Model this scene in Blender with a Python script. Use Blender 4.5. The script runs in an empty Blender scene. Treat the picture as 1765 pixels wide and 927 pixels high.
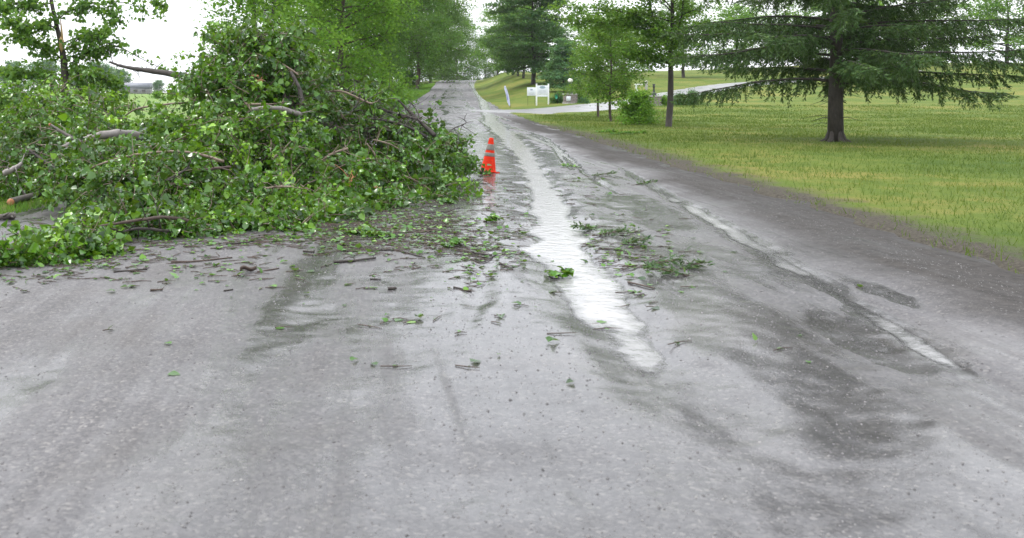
import bpy, math, random
import numpy as np
from mathutils import Vector

sc = bpy.context.scene
COL = sc.collection
PI = math.pi

# ------------------------------------------------------------------ camera
F = 1650.0            # focal length in photograph pixels (frame 1765 wide)
CX, CY = 600.0, 160.0  # principal point / horizon row of the photograph
H = 1.72              # eye height
cam_d = bpy.data.cameras.new('camera')
cam = bpy.data.objects.new('camera', cam_d)
COL.objects.link(cam)
cam.location = (0, 0, H)
cam.rotation_euler = (math.radians(90), 0, 0)
cam_d.sensor_width = 36.0
cam_d.lens = 36.0 * F / 1765.0
cam_d.shift_x = (882.5 - CX) / 1765.0
cam_d.shift_y = -(463.5 - CY) / 1765.0
cam_d.clip_start = 0.1
cam_d.clip_end = 4000
cam_d.dof.use_dof = True
cam_d.dof.focus_distance = 19.0
cam_d.dof.aperture_fstop = 3.2
sc.camera = cam

# ------------------------------------------------------------------ sky, sun, exposure
SUN_EL, SUN_AZ = math.radians(58), math.radians(-70)   # high soft sun behind cloud, from the left
world = bpy.data.worlds.new('World')
sc.world = world
world.use_nodes = True
nt = world.node_tree
nt.nodes.clear()
wout = nt.nodes.new('ShaderNodeOutputWorld')
wbg = nt.nodes.new('ShaderNodeBackground')
sky = nt.nodes.new('ShaderNodeTexSky')
sky.sky_type = 'NISHITA'
sky.sun_disc = False
sky.sun_elevation = SUN_EL
sky.sun_rotation = SUN_AZ
sky.air_density = 1.0
sky.dust_density = 4.0
mixw = nt.nodes.new('ShaderNodeMix')
mixw.data_type = 'RGBA'
mixw.inputs[0].default_value = 0.88           # closed cloud cover in front of the blue
tcw = nt.nodes.new('ShaderNodeTexCoord')
nzw = nt.nodes.new('ShaderNodeTexNoise')
nzw.inputs['Scale'].default_value = 2.2
nzw.inputs['Detail'].default_value = 5
crw = nt.nodes.new('ShaderNodeValToRGB')
crw.color_ramp.elements[0].position = 0.3
crw.color_ramp.elements[0].color = (8.6, 8.9, 9.4, 1)
crw.color_ramp.elements[1].position = 0.7
crw.color_ramp.elements[1].color = (10.2, 10.3, 10.5, 1)
nt.links.new(tcw.outputs['Generated'], nzw.inputs['Vector'])
nt.links.new(nzw.outputs['Fac'], crw.inputs['Fac'])
nt.links.new(sky.outputs['Color'], mixw.inputs[6])
nt.links.new(crw.outputs['Color'], mixw.inputs[7])
sepw = nt.nodes.new('ShaderNodeSeparateXYZ')          # closed cloud is brighter overhead than at the horizon
nt.links.new(tcw.outputs['Generated'], sepw.inputs[0])
mrw = nt.nodes.new('ShaderNodeMapRange')
mrw.inputs['From Min'].default_value = 0.0; mrw.inputs['From Max'].default_value = 1.0
mrw.inputs['To Min'].default_value = 1.15; mrw.inputs['To Max'].default_value = 2.0
nt.links.new(sepw.outputs['Z'], mrw.inputs['Value'])
vmw = nt.nodes.new('ShaderNodeVectorMath'); vmw.operation = 'SCALE'
nt.links.new(mixw.outputs[2], vmw.inputs[0]); nt.links.new(mrw.outputs['Result'], vmw.inputs['Scale'])
nt.links.new(vmw.outputs[0], wbg.inputs['Color'])
wbg.inputs['Strength'].default_value = 0.1
nt.links.new(wbg.outputs['Background'], wout.inputs['Surface'])

sun_d = bpy.data.lights.new('sun', 'SUN')
sun_d.energy = 1.3
sun_d.angle = math.radians(14)
sun_d.color = (1.0, 0.97, 0.92)
sun = bpy.data.objects.new('sun', sun_d)
COL.objects.link(sun)
dv = Vector((math.sin(SUN_AZ) * math.cos(SUN_EL), math.cos(SUN_AZ) * math.cos(SUN_EL), math.sin(SUN_EL)))
sun.rotation_euler = dv.to_track_quat('Z', 'Y').to_euler()
sun.location = (-20, 5, 30)

vs = sc.view_settings
vs.view_transform = 'Standard'
vs.look = 'None'
vs.exposure = 0.7
vs.gamma = 1.0
vs.use_curve_mapping = False
sc.cycles.max_bounces = 8
sc.cycles.diffuse_bounces = 2
sc.cycles.transparent_max_bounces = 8
sc.cycles.volume_bounces = 0
sc.cycles.use_denoising = True

# ------------------------------------------------------------------ helpers
R0 = np.random.RandomState(7)
_perm = np.random.RandomState(3).rand(256, 256)

def vnoise(x, y):
    x = np.asarray(x, float); y = np.asarray(y, float)
    xi = np.floor(x).astype(int); yi = np.floor(y).astype(int)
    fx = x - xi; fy = y - yi
    fx = fx * fx * (3 - 2 * fx); fy = fy * fy * (3 - 2 * fy)
    a = _perm[xi & 255, yi & 255]; b = _perm[(xi + 1) & 255, yi & 255]
    c = _perm[xi & 255, (yi + 1) & 255]; d = _perm[(xi + 1) & 255, (yi + 1) & 255]
    return (a * (1 - fx) + b * fx) * (1 - fy) + (c * (1 - fx) + d * fx) * fy

def fbm(x, y, o=4):
    s = 0; a = 0.5; t = 0
    for k in range(o):
        s = s + a * (vnoise(x * 2 ** k + 17.3 * k, y * 2 ** k + 9.1 * k) - 0.5); t += a; a *= 0.5
    return s / t * 2          # about -1..1

def sstep(a, b, x):
    t = np.clip((np.asarray(x, float) - a) / (b - a), 0, 1)
    return t * t * (3 - 2 * t)

def mesh_np(name, V, F, mats, attrs=None, smooth=False):
    """V (n,3); F list of (m,k) index arrays"""
    me = bpy.data.meshes.new(name)
    V = np.ascontiguousarray(V, dtype=np.float32)
    if not isinstance(F, list): F = [F]
    F = [np.asarray(f, dtype=np.int32) for f in F if len(f)]
    me.vertices.add(len(V)); me.vertices.foreach_set('co', V.ravel())
    nl = sum(f.size for f in F); npoly = sum(len(f) for f in F)
    me.loops.add(nl); me.loops.foreach_set('vertex_index', np.concatenate([f.ravel() for f in F]))
    tot = np.concatenate([np.full(len(f), f.shape[1], np.int32) for f in F])
    st = np.concatenate([[0], np.cumsum(tot)[:-1]]).astype(np.int32)
    me.polygons.add(npoly)
    me.polygons.foreach_set('loop_start', st)
    me.polygons.foreach_set('loop_total', tot)
    if smooth: me.polygons.foreach_set('use_smooth', np.ones(npoly, bool))
    if attrs:
        for k, a in attrs.items():
            at = me.attributes.new(k, 'FLOAT', 'POINT')
            at.data.foreach_set('value', np.ascontiguousarray(a, dtype=np.float32))
    me.update(calc_edges=True)
    me.validate()
    for m in (mats if isinstance(mats, (list, tuple)) else [mats]): me.materials.append(m)
    return me

def link(name, me, parent=None, **props):
    o = bpy.data.objects.new(name, me)
    COL.objects.link(o)
    if parent is not None: o.parent = parent
    for k, v in props.items():
        if v is not None: o[k] = v
    return o

def thing(name, label, cat, loc=(0, 0, 0), rotz=0.0, group=None):
    o = link(name, None, None, label=label, category=cat, group=group)
    o.location = loc; o.rotation_euler = (0, 0, rotz)
    o.empty_display_size = 0.2
    return o

class MB:
    """collects pieces for one mesh"""
    def __init__(s): s.V = []; s.F = {}; s.n = 0
    def add(s, V, F):
        V = np.asarray(V, float); s.V.append(V)
        for f in (F if isinstance(F, list) else [F]):
            f = np.asarray(f, int)
            if len(f): s.F.setdefault(f.shape[1], []).append(f + s.n)
        s.n += len(V)
    def tube(s, P, R, sides=6, cap=True):
        P = np.asarray(P, float); R = np.asarray(R, float); n = len(P)
        T = np.gradient(P, axis=0); T /= np.linalg.norm(T, axis=1)[:, None] + 1e-9
        up = np.array([0.0, 0, 1.0]) if abs(T[:, 2]).mean() < 0.8 else np.array([1.0, 0, 0])
        A = np.cross(T, up); A /= np.linalg.norm(A, axis=1)[:, None] + 1e-9
        B = np.cross(A, T)
        an = np.linspace(0, 2 * PI, sides, endpoint=False)
        V = P[:, None, :] + R[:, None, None] * (np.cos(an)[None, :, None] * A[:, None, :] + np.sin(an)[None, :, None] * B[:, None, :])
        i = np.arange(n - 1)[:, None] * sides; j = np.arange(sides)[None, :]; k = (j + 1) % sides
        Fq = np.stack([i + j, i + k, i + sides + k, i + sides + j], -1).reshape(-1, 4)
        V = V.reshape(-1, 3)
        fs = [Fq]
        if cap:
            V = np.vstack([V, P[0], P[-1]]); a, b = len(V) - 2, len(V) - 1
            jj = np.arange(sides)
            fs.append(np.stack([np.full(sides, a), (jj + 1) % sides, jj], -1))
            o = (n - 1) * sides
            fs.append(np.stack([np.full(sides, b), o + jj, o + (jj + 1) % sides], -1))
        s.add(V, fs)
    def box(s, c, d, rz=0.0):
        x, y, z = np.array(d) / 2
        V = np.array([[-x, -y, -z], [x, -y, -z], [x, y, -z], [-x, y, -z], [-x, -y, z], [x, -y, z], [x, y, z], [-x, y, z]])
        c0, s0 = math.cos(rz), math.sin(rz)
        V = V @ np.array([[c0, s0, 0], [-s0, c0, 0], [0, 0, 1]]) + np.array(c)
        s.add(V, np.array([[0, 3, 2, 1], [4, 5, 6, 7], [0, 1, 5, 4], [1, 2, 6, 5], [2, 3, 7, 6], [3, 0, 4, 7]]))
    def lathe(s, prof, sides=20, c=(0, 0, 0)):
        an = np.linspace(0, 2 * PI, sides, endpoint=False)
        V = np.array([[r * math.cos(a), r * math.sin(a), z] for r, z in prof for a in an]) + np.array(c)
        n = len(prof); i = np.arange(n - 1)[:, None] * sides; j = np.arange(sides)[None, :]; k = (j + 1) % sides
        s.add(V, np.stack([i + j, i + k, i + sides + k, i + sides + j], -1).reshape(-1, 4))
    def mesh(s, name, mat, smooth=False):
        return mesh_np(name, np.vstack(s.V), [np.vstack(f) for f in s.F.values()], mat, smooth=smooth)

def bevel(o, w, seg=2):
    m = o.modifiers.new('bevel', 'BEVEL'); m.width = w; m.segments = seg; m.limit_method = 'ANGLE'

# ------------------------------------------------------------------ materials
def new_mat(name):
    m = bpy.data.materials.new(name); m.use_nodes = True
    n = m.node_tree.nodes; n.clear()
    out = n.new('ShaderNodeOutputMaterial')
    b = n.new('ShaderNodeBsdfPrincipled')
    m.node_tree.links.new(b.outputs[0], out.inputs['Surface'])
    return m, m.node_tree, b, out

def nnode(nt, t, **kw):
    n = nt.nodes.new(t)
    for k, v in kw.items():
        if k in n.inputs: n.inputs[k].default_value = v
        else: setattr(n, k, v)
    return n

def mixc(nt, fac, a, b):
    n = nt.nodes.new('ShaderNodeMix'); n.data_type = 'RGBA'
    for idx, v in ((0, fac), (6, a), (7, b)):
        if isinstance(v, bpy.types.NodeSocket): nt.links.new(v, n.inputs[idx])
        elif idx == 0: n.inputs[0].default_value = v
        else: n.inputs[idx].default_value = (*v, 1)
    return n.outputs[2]

def mathn(nt, op, a, b=None, clamp=False):
    n = nt.nodes.new('ShaderNodeMath'); n.operation = op; n.use_clamp = clamp
    for i, v in enumerate((a, b)):
        if v is None: continue
        if isinstance(v, bpy.types.NodeSocket): nt.links.new(v, n.inputs[i])
        else: n.inputs[i].default_value = v
    return n.outputs[0]

def ramp(nt, fac, stops):
    n = nt.nodes.new('ShaderNodeValToRGB')
    e = n.color_ramp.elements
    while len(e) < len(stops): e.new(0.5)
    for el, (p, c) in zip(e, stops): el.position = p; el.color = (*c, 1)
    nt.links.new(fac, n.inputs['Fac'])
    return n.outputs['Color']

def pos_noise(nt, scale, detail=4, rough=0.55, vec=None, dist=0.0):
    tc = nt.nodes.new('ShaderNodeNewGeometry') if vec is None else None
    n = nnode(nt, 'ShaderNodeTexNoise', Scale=scale, Detail=detail, Roughness=rough, Distortion=dist)
    nt.links.new(vec if vec is not None else tc.outputs['Position'], n.inputs['Vector'])
    return n.outputs['Fac']

def bump(nt, bsdf, h, strength=0.3, dist=0.01):
    b = nnode(nt, 'ShaderNodeBump', Strength=strength, Distance=dist)
    nt.links.new(h, b.inputs['Height']); nt.links.new(b.outputs[0], bsdf.inputs['Normal'])
    return b

def leaf_mat(name, dark, mid, light, rough=0.4, trans=0.3, spec=0.5):
    m, nt, b, out = new_mat(name)
    at = nt.nodes.new('ShaderNodeAttribute'); at.attribute_name = 'tint'
    big = pos_noise(nt, 0.9, 2)
    t = mathn(nt, 'ADD', at.outputs['Fac'], mathn(nt, 'MULTIPLY', mathn(nt, 'SUBTRACT', big, 0.5), 0.5), True)
    c = ramp(nt, t, [(0.0, dark), (0.5, mid), (1.0, light)])
    geo = nt.nodes.new('ShaderNodeNewGeometry')
    pale = mixc(nt, 0.35, mid, (0.25, 0.32, 0.2))
    c2 = mixc(nt, mathn(nt, 'MULTIPLY', geo.outputs['Backfacing'], 0.4), c, pale)
    nt.links.new(c2, b.inputs['Base Color'])
    b.inputs['Roughness'].default_value = rough
    b.inputs['Specular IOR Level'].default_value = spec
    tr = nt.nodes.new('ShaderNodeBsdfTranslucent')
    tc = mixc(nt, 0.5, c2, (0.26, 0.40, 0.02))
    nt.links.new(tc, tr.inputs['Color'])
    mx = nt.nodes.new('ShaderNodeMixShader'); mx.inputs[0].default_value = trans
    nt.links.new(b.outputs[0], mx.inputs[1]); nt.links.new(tr.outputs[0], mx.inputs[2])
    nt.links.new(mx.outputs[0], out.inputs['Surface'])
    return m

def bark_mat(name, a, b_, scale=14.0, rough=0.8):
    m, nt, b, out = new_mat(name)
    tc = nt.nodes.new('ShaderNodeTexCoord')
    mp = nnode(nt, 'ShaderNodeMapping'); mp.inputs['Scale'].default_value = (1, 1, 0.3)
    nt.links.new(tc.outputs['Object'], mp.inputs['Vector'])
    n1 = pos_noise(nt, scale, 6, 0.65, mp.outputs[0]); n2 = pos_noise(nt, 2.0, 3)
    c = ramp(nt, mathn(nt, 'ADD', mathn(nt, 'MULTIPLY', n1, 0.75), mathn(nt, 'MULTIPLY', n2, 0.25)), [(0.3, a), (0.7, b_)])
    nt.links.new(c, b.inputs['Base Color'])
    b.inputs['Roughness'].default_value = rough
    bump(nt, b, n1, 0.6, 0.02)
    return m

def plain_mat(name, col, rough=0.5, var=0.12, scale=20.0, metallic=0.0, bmp=0.1):
    m, nt, b, out = new_mat(name)
    n = pos_noise(nt, scale, 5)
    dk = tuple(c * (1 - var * 2) for c in col); lt = tuple(min(1, c * (1 + var)) for c in col)
    nt.links.new(ramp(nt, n, [(0.3, dk), (0.7, lt)]), b.inputs['Base Color'])
    b.inputs['Roughness'].default_value = rough; b.inputs['Metallic'].default_value = metallic
    if bmp: bump(nt, b, n, bmp, 0.005)
    return m

M = {}
M['leaf_pile'] = leaf_mat('wet_poplar_leaf', (0.008, 0.036, 0.006), (0.056, 0.165, 0.011), (0.215, 0.40, 0.018), 0.22, 0.22, 0.42)
M['leaf_left'] = leaf_mat('standing_poplar_leaf', (0.03, 0.09, 0.022), (0.08, 0.19, 0.03), (0.17, 0.31, 0.045), 0.35, 0.42, 0.2)
M['leaf_bright'] = leaf_mat('bright_roadside_leaf', (0.03, 0.10, 0.012), (0.11, 0.27, 0.026), (0.24, 0.42, 0.045), 0.5, 0.4, 0.1)
M['leaf_mid'] = leaf_mat('roadside_leaf', (0.018, 0.07, 0.014), (0.068, 0.18, 0.026), (0.16, 0.31, 0.04), 0.5, 0.33, 0.1)
M['leaf_dark'] = leaf_mat('dark_maple_leaf', (0.018, 0.06, 0.026), (0.046, 0.125, 0.045), (0.11, 0.22, 0.06), 0.5, 0.28, 0.1)
M['leaf_blue'] = leaf_mat('bluish_leaf', (0.035, 0.1, 0.05), (0.08, 0.19, 0.085), (0.15, 0.29, 0.12), 0.5, 0.3, 0.1)
M['leaf_sap'] = leaf_mat('sapling_leaf', (0.03, 0.09, 0.015), (0.085, 0.2, 0.026), (0.2, 0.34, 0.04), 0.45, 0.35, 0.12)
M['needle'] = leaf_mat('spruce_needle', (0.018, 0.046, 0.016), (0.042, 0.09, 0.026), (0.105, 0.165, 0.04), 0.55, 0.12, 0.1)
M['grass_blade'] = leaf_mat('lawn_blade', (0.042, 0.075, 0.016), (0.094, 0.13, 0.026), (0.19, 0.178, 0.055), 0.5, 0.3, 0.08)
M['verge_blade'] = leaf_mat('verge_blade', (0.05, 0.13, 0.02), (0.10, 0.23, 0.03), (0.17, 0.3, 0.05), 0.5, 0.35, 0.08)
M['bark'] = bark_mat('grey_bark', (0.035, 0.03, 0.027), (0.13, 0.115, 0.10))
M['bark_dark'] = bark_mat('dark_wet_bark', (0.016, 0.013, 0.012), (0.06, 0.05, 0.043))
M['bark_brown'] = bark_mat('brown_bark', (0.03, 0.02, 0.016), (0.1, 0.07, 0.055))
M['bark_smooth'] = bark_mat('smooth_limb_bark', (0.09, 0.08, 0.075), (0.25, 0.225, 0.21), 7.0, 0.5)
M['torn_wood'] = bark_mat('torn_fresh_wood', (0.2, 0.065, 0.022), (0.48, 0.23, 0.11), 25.0, 0.7)
M['pale_wood'] = bark_mat('pale_split_wood', (0.34, 0.2, 0.09), (0.68, 0.47, 0.26), 25.0, 0.7)
M['twig'] = bark_mat('pale_twig', (0.09, 0.065, 0.045), (0.24, 0.18, 0.13), 30.0, 0.55)
M['white_paint'] = plain_mat('white_sign_paint', (0.78, 0.79, 0.8), 0.45, 0.03, 6, 0, 0.02)
M['board_face'] = plain_mat('sign_board_face', (0.70, 0.73, 0.78), 0.4, 0.03, 5, 0, 0)
M['emblem'] = plain_mat('oval_emblem_print', (0.30, 0.40, 0.46), 0.5, 0.15, 40, 0, 0)
M['emblem_ink'] = plain_mat('sign_ink', (0.16, 0.21, 0.3), 0.5, 0.1, 60, 0, 0)
M['faint_ink'] = plain_mat('faded_sign_lettering', (0.5, 0.54, 0.6), 0.5, 0.1, 60, 0, 0)
M['green_sign'] = plain_mat('green_plate', (0.01, 0.22, 0.12), 0.45, 0.1, 10, 0, 0)
M['black_iron'] = plain_mat('black_iron', (0.012, 0.013, 0.015), 0.4, 0.2, 20, 0.0, 0.1)
M['globe'] = plain_mat('opal_glass_globe', (0.82, 0.80, 0.76), 0.15, 0.02, 4, 0, 0)
M['concrete'] = plain_mat('pale_concrete', (0.40, 0.385, 0.37), 0.8, 0.12, 12, 0, 0.3)
M['flag'] = plain_mat('white_banner_cloth', (0.55, 0.57, 0.76), 0.7, 0.08, 5, 0, 0.05)
M['flag_ink'] = plain_mat('blue_banner_print', (0.28, 0.30, 0.62), 0.7, 0.1, 8, 0, 0)
M['barn'] = plain_mat('weathered_barn', (0.22, 0.22, 0.26), 0.8, 0.1, 2, 0, 0.1)
M['roof'] = plain_mat('barn_roof', (0.16, 0.17, 0.2), 0.6, 0.1, 2, 0, 0.1)
M['fence'] = plain_mat('grey_fence_wood', (0.2, 0.19, 0.18), 0.8, 0.2, 5, 0, 0.1)
M['cone'] = plain_mat('orange_cone_rubber', (0.54, 0.022, 0.003), 0.6, 0.15, 25, 0, 0.08)
M['cone'].node_tree.nodes['Principled BSDF'].inputs['Specular IOR Level'].default_value = 0.15
M['band'] = plain_mat('worn_reflective_band', (0.15, 0.14, 0.12), 0.6, 0.25, 60, 0, 0.1)
M['stone'] = leaf_mat('gravel_stone', (0.04, 0.038, 0.038), (0.11, 0.106, 0.108), (0.24, 0.232, 0.225), 0.5, 0.0, 0.4)

def m_pillar():
    m, nt, b, out = new_mat('stone_course')
    tc = nt.nodes.new('ShaderNodeTexCoord')
    n = pos_noise(nt, 9, 4, 0.6, tc.outputs['Object'])
    nt.links.new(ramp(nt, n, [(0.3, (0.14, 0.12, 0.11)), (0.7, (0.30, 0.26, 0.24))]), b.inputs['Base Color'])
    b.inputs['Roughness'].default_value = 0.85
    bump(nt, b, n, 0.5, 0.02)
    return m
M['pillar'] = m_pillar()

def m_ground():
    m, nt, b, out = new_mat('lawn_and_field_grass')
    big = pos_noise(nt, 0.16, 4, 0.6); mid = pos_noise(nt, 1.3, 5, 0.65); fine = pos_noise(nt, 22, 5, 0.7)
    c = ramp(nt, mathn(nt, 'ADD', mathn(nt, 'MULTIPLY', big, 0.6), mathn(nt, 'MULTIPLY', mid, 0.4)),
             [(0.32, (0.046, 0.085, 0.018)), (0.5, (0.096, 0.132, 0.027)), (0.66, (0.19, 0.17, 0.05))])
    at = nt.nodes.new('ShaderNodeAttribute'); at.attribute_name = 'field'
    fieldc = ramp(nt, mid, [(0.35, (0.10, 0.18, 0.045)), (0.65, (0.19, 0.255, 0.085))])
    c = mixc(nt, at.outputs['Fac'], c, fieldc)
    ad = nt.nodes.new('ShaderNodeAttribute'); ad.attribute_name = 'bare'
    br = mathn(nt, 'MULTIPLY', mathn(nt, 'SUBTRACT', mathn(nt, 'ADD', ad.outputs['Fac'], mathn(nt, 'MULTIPLY', mid, 0.9)), 0.75), 3.0, True)
    dirt = ramp(nt, fine, [(0.3, (0.042, 0.038, 0.032)), (0.7, (0.095, 0.086, 0.07))])
    c = mixc(nt, br, c, dirt)
    sp = mathn(nt, 'MULTIPLY', mathn(nt, 'SUBTRACT', fine, 0.5), 0.8)
    hs = nnode(nt, 'ShaderNodeHueSaturation'); nt.links.new(c, hs.inputs['Color'])
    nt.links.new(mathn(nt, 'ADD', sp, 1.0), hs.inputs['Value'])
    nt.links.new(hs.outputs[0], b.inputs['Base Color'])
    b.inputs['Roughness'].default_value = 0.85; b.inputs['Specular IOR Level'].default_value = 0.05
    bump(nt, b, fine, 0.8, 0.04)
    return m
M['ground'] = m_ground()

def m_road():
    m, nt, b, out = new_mat('wet_gravel')
    geo = nt.nodes.new('ShaderNodeNewGeometry')
    wet = nt.nodes.new('ShaderNodeAttribute'); wet.attribute_name = 'wet'
    mud = nt.nodes.new('ShaderNodeAttribute'); mud.attribute_name = 'mud'
    n1 = pos_noise(nt, 0.7, 5, 0.6); n2 = pos_noise(nt, 9, 6, 0.7); n3 = pos_noise(nt, 60, 5, 0.75)
    mp = nnode(nt, 'ShaderNodeMapping'); mp.inputs['Scale'].default_value = (5.0, 0.25, 1); mp.inputs['Rotation'].default_value = (0, 0, 0.095)
    nt.links.new(geo.outputs['Position'], mp.inputs['Vector'])
    trk = pos_noise(nt, 1.0, 5, 0.6, mp.outputs[0])          # tyre-drawn streaks along the road
    vo = nnode(nt, 'ShaderNodeTexVoronoi', Scale=55.0); nt.links.new(geo.outputs['Position'], vo.inputs['Vector'])
    vc = nt.nodes.new('ShaderNodeSeparateColor'); nt.links.new(vo.outputs['Color'], vc.inputs[0])
    f = mathn(nt, 'ADD', mathn(nt, 'MULTIPLY', n1, 0.36), mathn(nt, 'ADD', mathn(nt, 'MULTIPLY', n2, 0.2), mathn(nt, 'ADD', mathn(nt, 'MULTIPLY', n3, 0.16), mathn(nt, 'MULTIPLY', trk, 0.28))))
    c = ramp(nt, f, [(0.38, (0.020, 0.019, 0.020)), (0.5, (0.054, 0.052, 0.056)), (0.62, (0.128, 0.124, 0.131))])
    peb = ramp(nt, vc.outputs[0], [(0.0, (0.06, 0.057, 0.06)), (0.55, (0.12, 0.115, 0.118)), (0.92, (0.2, 0.19, 0.185)), (1.0, (0.34, 0.32, 0.3))])
    c = mixc(nt, 0.34, c, peb)
    brn = mathn(nt, 'MULTIPLY', mathn(nt, 'SUBTRACT', pos_noise(nt, 0.45, 5, 0.65, None, 0.6), 0.5), 4.0, True)
    c = mixc(nt, mathn(nt, 'MULTIPLY', brn, 0.55), c, (0.062, 0.054, 0.048))
    mudc = ramp(nt, n2, [(0.3, (0.017, 0.0155, 0.014)), (0.7, (0.054, 0.049, 0.044))])
    c = mixc(nt, mathn(nt, 'MULTIPLY', mud.outputs['Fac'], 0.85), c, mudc)
    wetf = mathn(nt, 'MULTIPLY', mathn(nt, 'SUBTRACT', mathn(nt, 'ADD', wet.outputs['Fac'], mathn(nt, 'ADD', mathn(nt, 'MULTIPLY', trk, 0.7), mathn(nt, 'ADD', mathn(nt, 'MULTIPLY', n1, 0.5), mathn(nt, 'MULTIPLY', pos_noise(nt, 0.22, 4, 0.6), 0.9)))), 1.02), 3.0, True)
    dk = nnode(nt, 'ShaderNodeHueSaturation'); nt.links.new(c, dk.inputs['Color'])
    nt.links.new(mathn(nt, 'SUBTRACT', 1.08, mathn(nt, 'MULTIPLY', wetf, 0.35)), dk.inputs['Value'])
    nt.links.new(dk.outputs[0], b.inputs['Base Color'])
    rg = mathn(nt, 'SUBTRACT', 0.66, mathn(nt, 'MULTIPLY', wetf, 0.5))
    rg = mathn(nt, 'ADD', rg, mathn(nt, 'MULTIPLY', mud.outputs['Fac'], 0.2))
    nt.links.new(mathn(nt, 'SUBTRACT', 0.5, mathn(nt, 'MULTIPLY', mud.outputs['Fac'], 0.35)), b.inputs['Specular IOR Level'])
    nt.links.new(rg, b.inputs['Roughness'])
    hgt = mathn(nt, 'ADD', mathn(nt, 'MULTIPLY', n3, 0.5), mathn(nt, 'ADD', mathn(nt, 'MULTIPLY', n2, 0.9), mathn(nt, 'MULTIPLY', mathn(nt, 'SUBTRACT', 1.0, vo.outputs['Distance']), 0.35)))
    bm = bump(nt, b, hgt, 0.55, 0.012)
    nt.links.new(mathn(nt, 'SUBTRACT', 0.6, mathn(nt, 'MULTIPLY', wetf, 0.5)), bm.inputs['Strength'])
    return m
M['road'] = m_road()

def m_water(name, col, rip, sc_=14.0, rough=0.04):
    m, nt, b, out = new_mat(name)
    n = pos_noise(nt, sc_, 4, 0.6); n2 = pos_noise(nt, 3.0, 3)
    dp = nt.nodes.new('ShaderNodeAttribute'); dp.attribute_name = 'depth'        # deeper flow coloured paler, painting in the sky's reflection
    painted_sheen = mathn(nt, 'ADD', mathn(nt, 'MULTIPLY', dp.outputs['Fac'], 38.0), mathn(nt, 'MULTIPLY', mathn(nt, 'SUBTRACT', n2, 0.5), 0.7), True)
    nt.links.new(ramp(nt, painted_sheen, [(0.1, tuple(c * 0.6 for c in col)), (0.9, tuple(c * 2.1 for c in col))]), b.inputs['Base Color'])
    b.inputs['Roughness'].default_value = rough; b.inputs['IOR'].default_value = 1.33
    b.inputs['Specular IOR Level'].default_value = 0.8
    bump(nt, b, n, rip, 0.03)
    at = nt.nodes.new('ShaderNodeAttribute'); at.attribute_name = 'depth'      # the film thins out over the stones at its rim
    a = mathn(nt, 'ADD', mathn(nt, 'MULTIPLY', at.outputs['Fac'], 120.0), mathn(nt, 'MULTIPLY', mathn(nt, 'SUBTRACT', pos_noise(nt, 26, 4, 0.7), 0.5), 1.6), True)
    nt.links.new(mathn(nt, 'MULTIPLY', a, 0.95), b.inputs['Alpha'])
    return m
M['water'] = m_water('muddy_water_painted_sheen', (0.158, 0.157, 0.158), 0.35, 8.0, 0.13)

def m_drive():
    m, nt, b, out = new_mat('wet_asphalt')
    n1 = pos_noise(nt, 0.5, 4); n3 = pos_noise(nt, 40, 4, 0.7)
    nt.links.new(ramp(nt, n3, [(0.3, (0.11, 0.11, 0.115)), (0.7, (0.2, 0.2, 0.205))]), b.inputs['Base Color'])
    nt.links.new(mathn(nt, 'ADD', mathn(nt, 'MULTIPLY', n1, 0.5), 0.1), b.inputs['Roughness'])
    bump(nt, b, n3, 0.5, 0.01)
    return m
M['drive'] = m_drive()

# ------------------------------------------------------------------ terrain functions
def curve_tab(pts, sm=12.0):
    xs = np.arange(-60, 1600, 1.0); ys = np.interp(xs, [p[0] for p in pts], [p[1] for p in pts])
    k = np.exp(-0.5 * (np.arange(-40, 41) / sm) ** 2); k /= k.sum()
    ys = np.convolve(np.pad(ys, 40, 'edge'), k, 'valid')
    return lambda Y: np.interp(Y, xs, ys)
zroad = curve_tab([(-60, 0), (58, 0), (80, .2), (120, 1.0), (180, 2.8), (250, 5.0), (285, 5.5), (340, 5.2), (450, 4.0), (1600, 3)], 7)
zright = curve_tab([(-60, 0), (58, 0.0), (70, .12), (76, .35), (85, .75), (100, 1.35), (130, 3.0), (160, 4.6), (220, 6.6), (400, 8), (1600, 8)], 4)
zleft = curve_tab([(-60, 0), (30, 0), (100, .5), (250, 1.3), (600, 1.5), (1600, 1.5)], 15)

def cx(Y):                       # road line: straight, then easing right past 100 m
    Y = np.asarray(Y, float)
    return 0.0952 * Y + 5.0 * np.clip((Y - 95) / 155, 0, 2.0) ** 2
def ledge(Y): return np.interp(Y, [-20, 11.5, 13.5, 18, 24, 40, 60, 100, 150, 185, 250, 400], [-6.9, -6.7, -6.1, -6.0, -5.8, -5.2, -4.3, -3.2, -2.3, -3.0, -4.5, -4.6])
def redge(Y): return np.interp(Y, [-20, 60, 250, 400], [5.44, 5.44, 4.7, 4.6])

def base_z(X, Y):
    X = np.asarray(X, float); Y = np.asarray(Y, float)
    L = X - cx(Y)
    zr = zroad(Y)
    wr = sstep(0.3, 8.0, L - redge(Y)); wl = sstep(1.0, 22.0, ledge(Y) - L)
    far = sstep(60, 130, X) * 2.0 * sstep(20, 90, Y)
    z = zr * (1 - wr) * (1 - wl) + zright(Y) * wr + zleft(Y) * wl + far
    z = z - 0.18 * np.exp(-((ledge(Y) - L - 2.0) / 1.0) ** 2) * (Y < 400)
    return z
def gz(X, Y): return float(base_z(X, Y))
def P(x, y, d):                   # photograph pixel at a known distance -> world
    return np.array([(x - CX) / F * d, d, H - (y - CY) / F * d])
def flat(x, y):                   # photograph pixel on the level part of the road
    d = H * F / (y - CY)
    return np.array([(x - CX) / F * d, d, 0.0])
_Yt = np.arange(3.0, 285, 0.25)
_yt = CY + (H - zroad(_Yt)) * F / _Yt
def road_pt(x, y):
    d = float(np.interp(y, _yt[::-1], _Yt[::-1]))
    return (x - CX) / F * d, d

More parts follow.
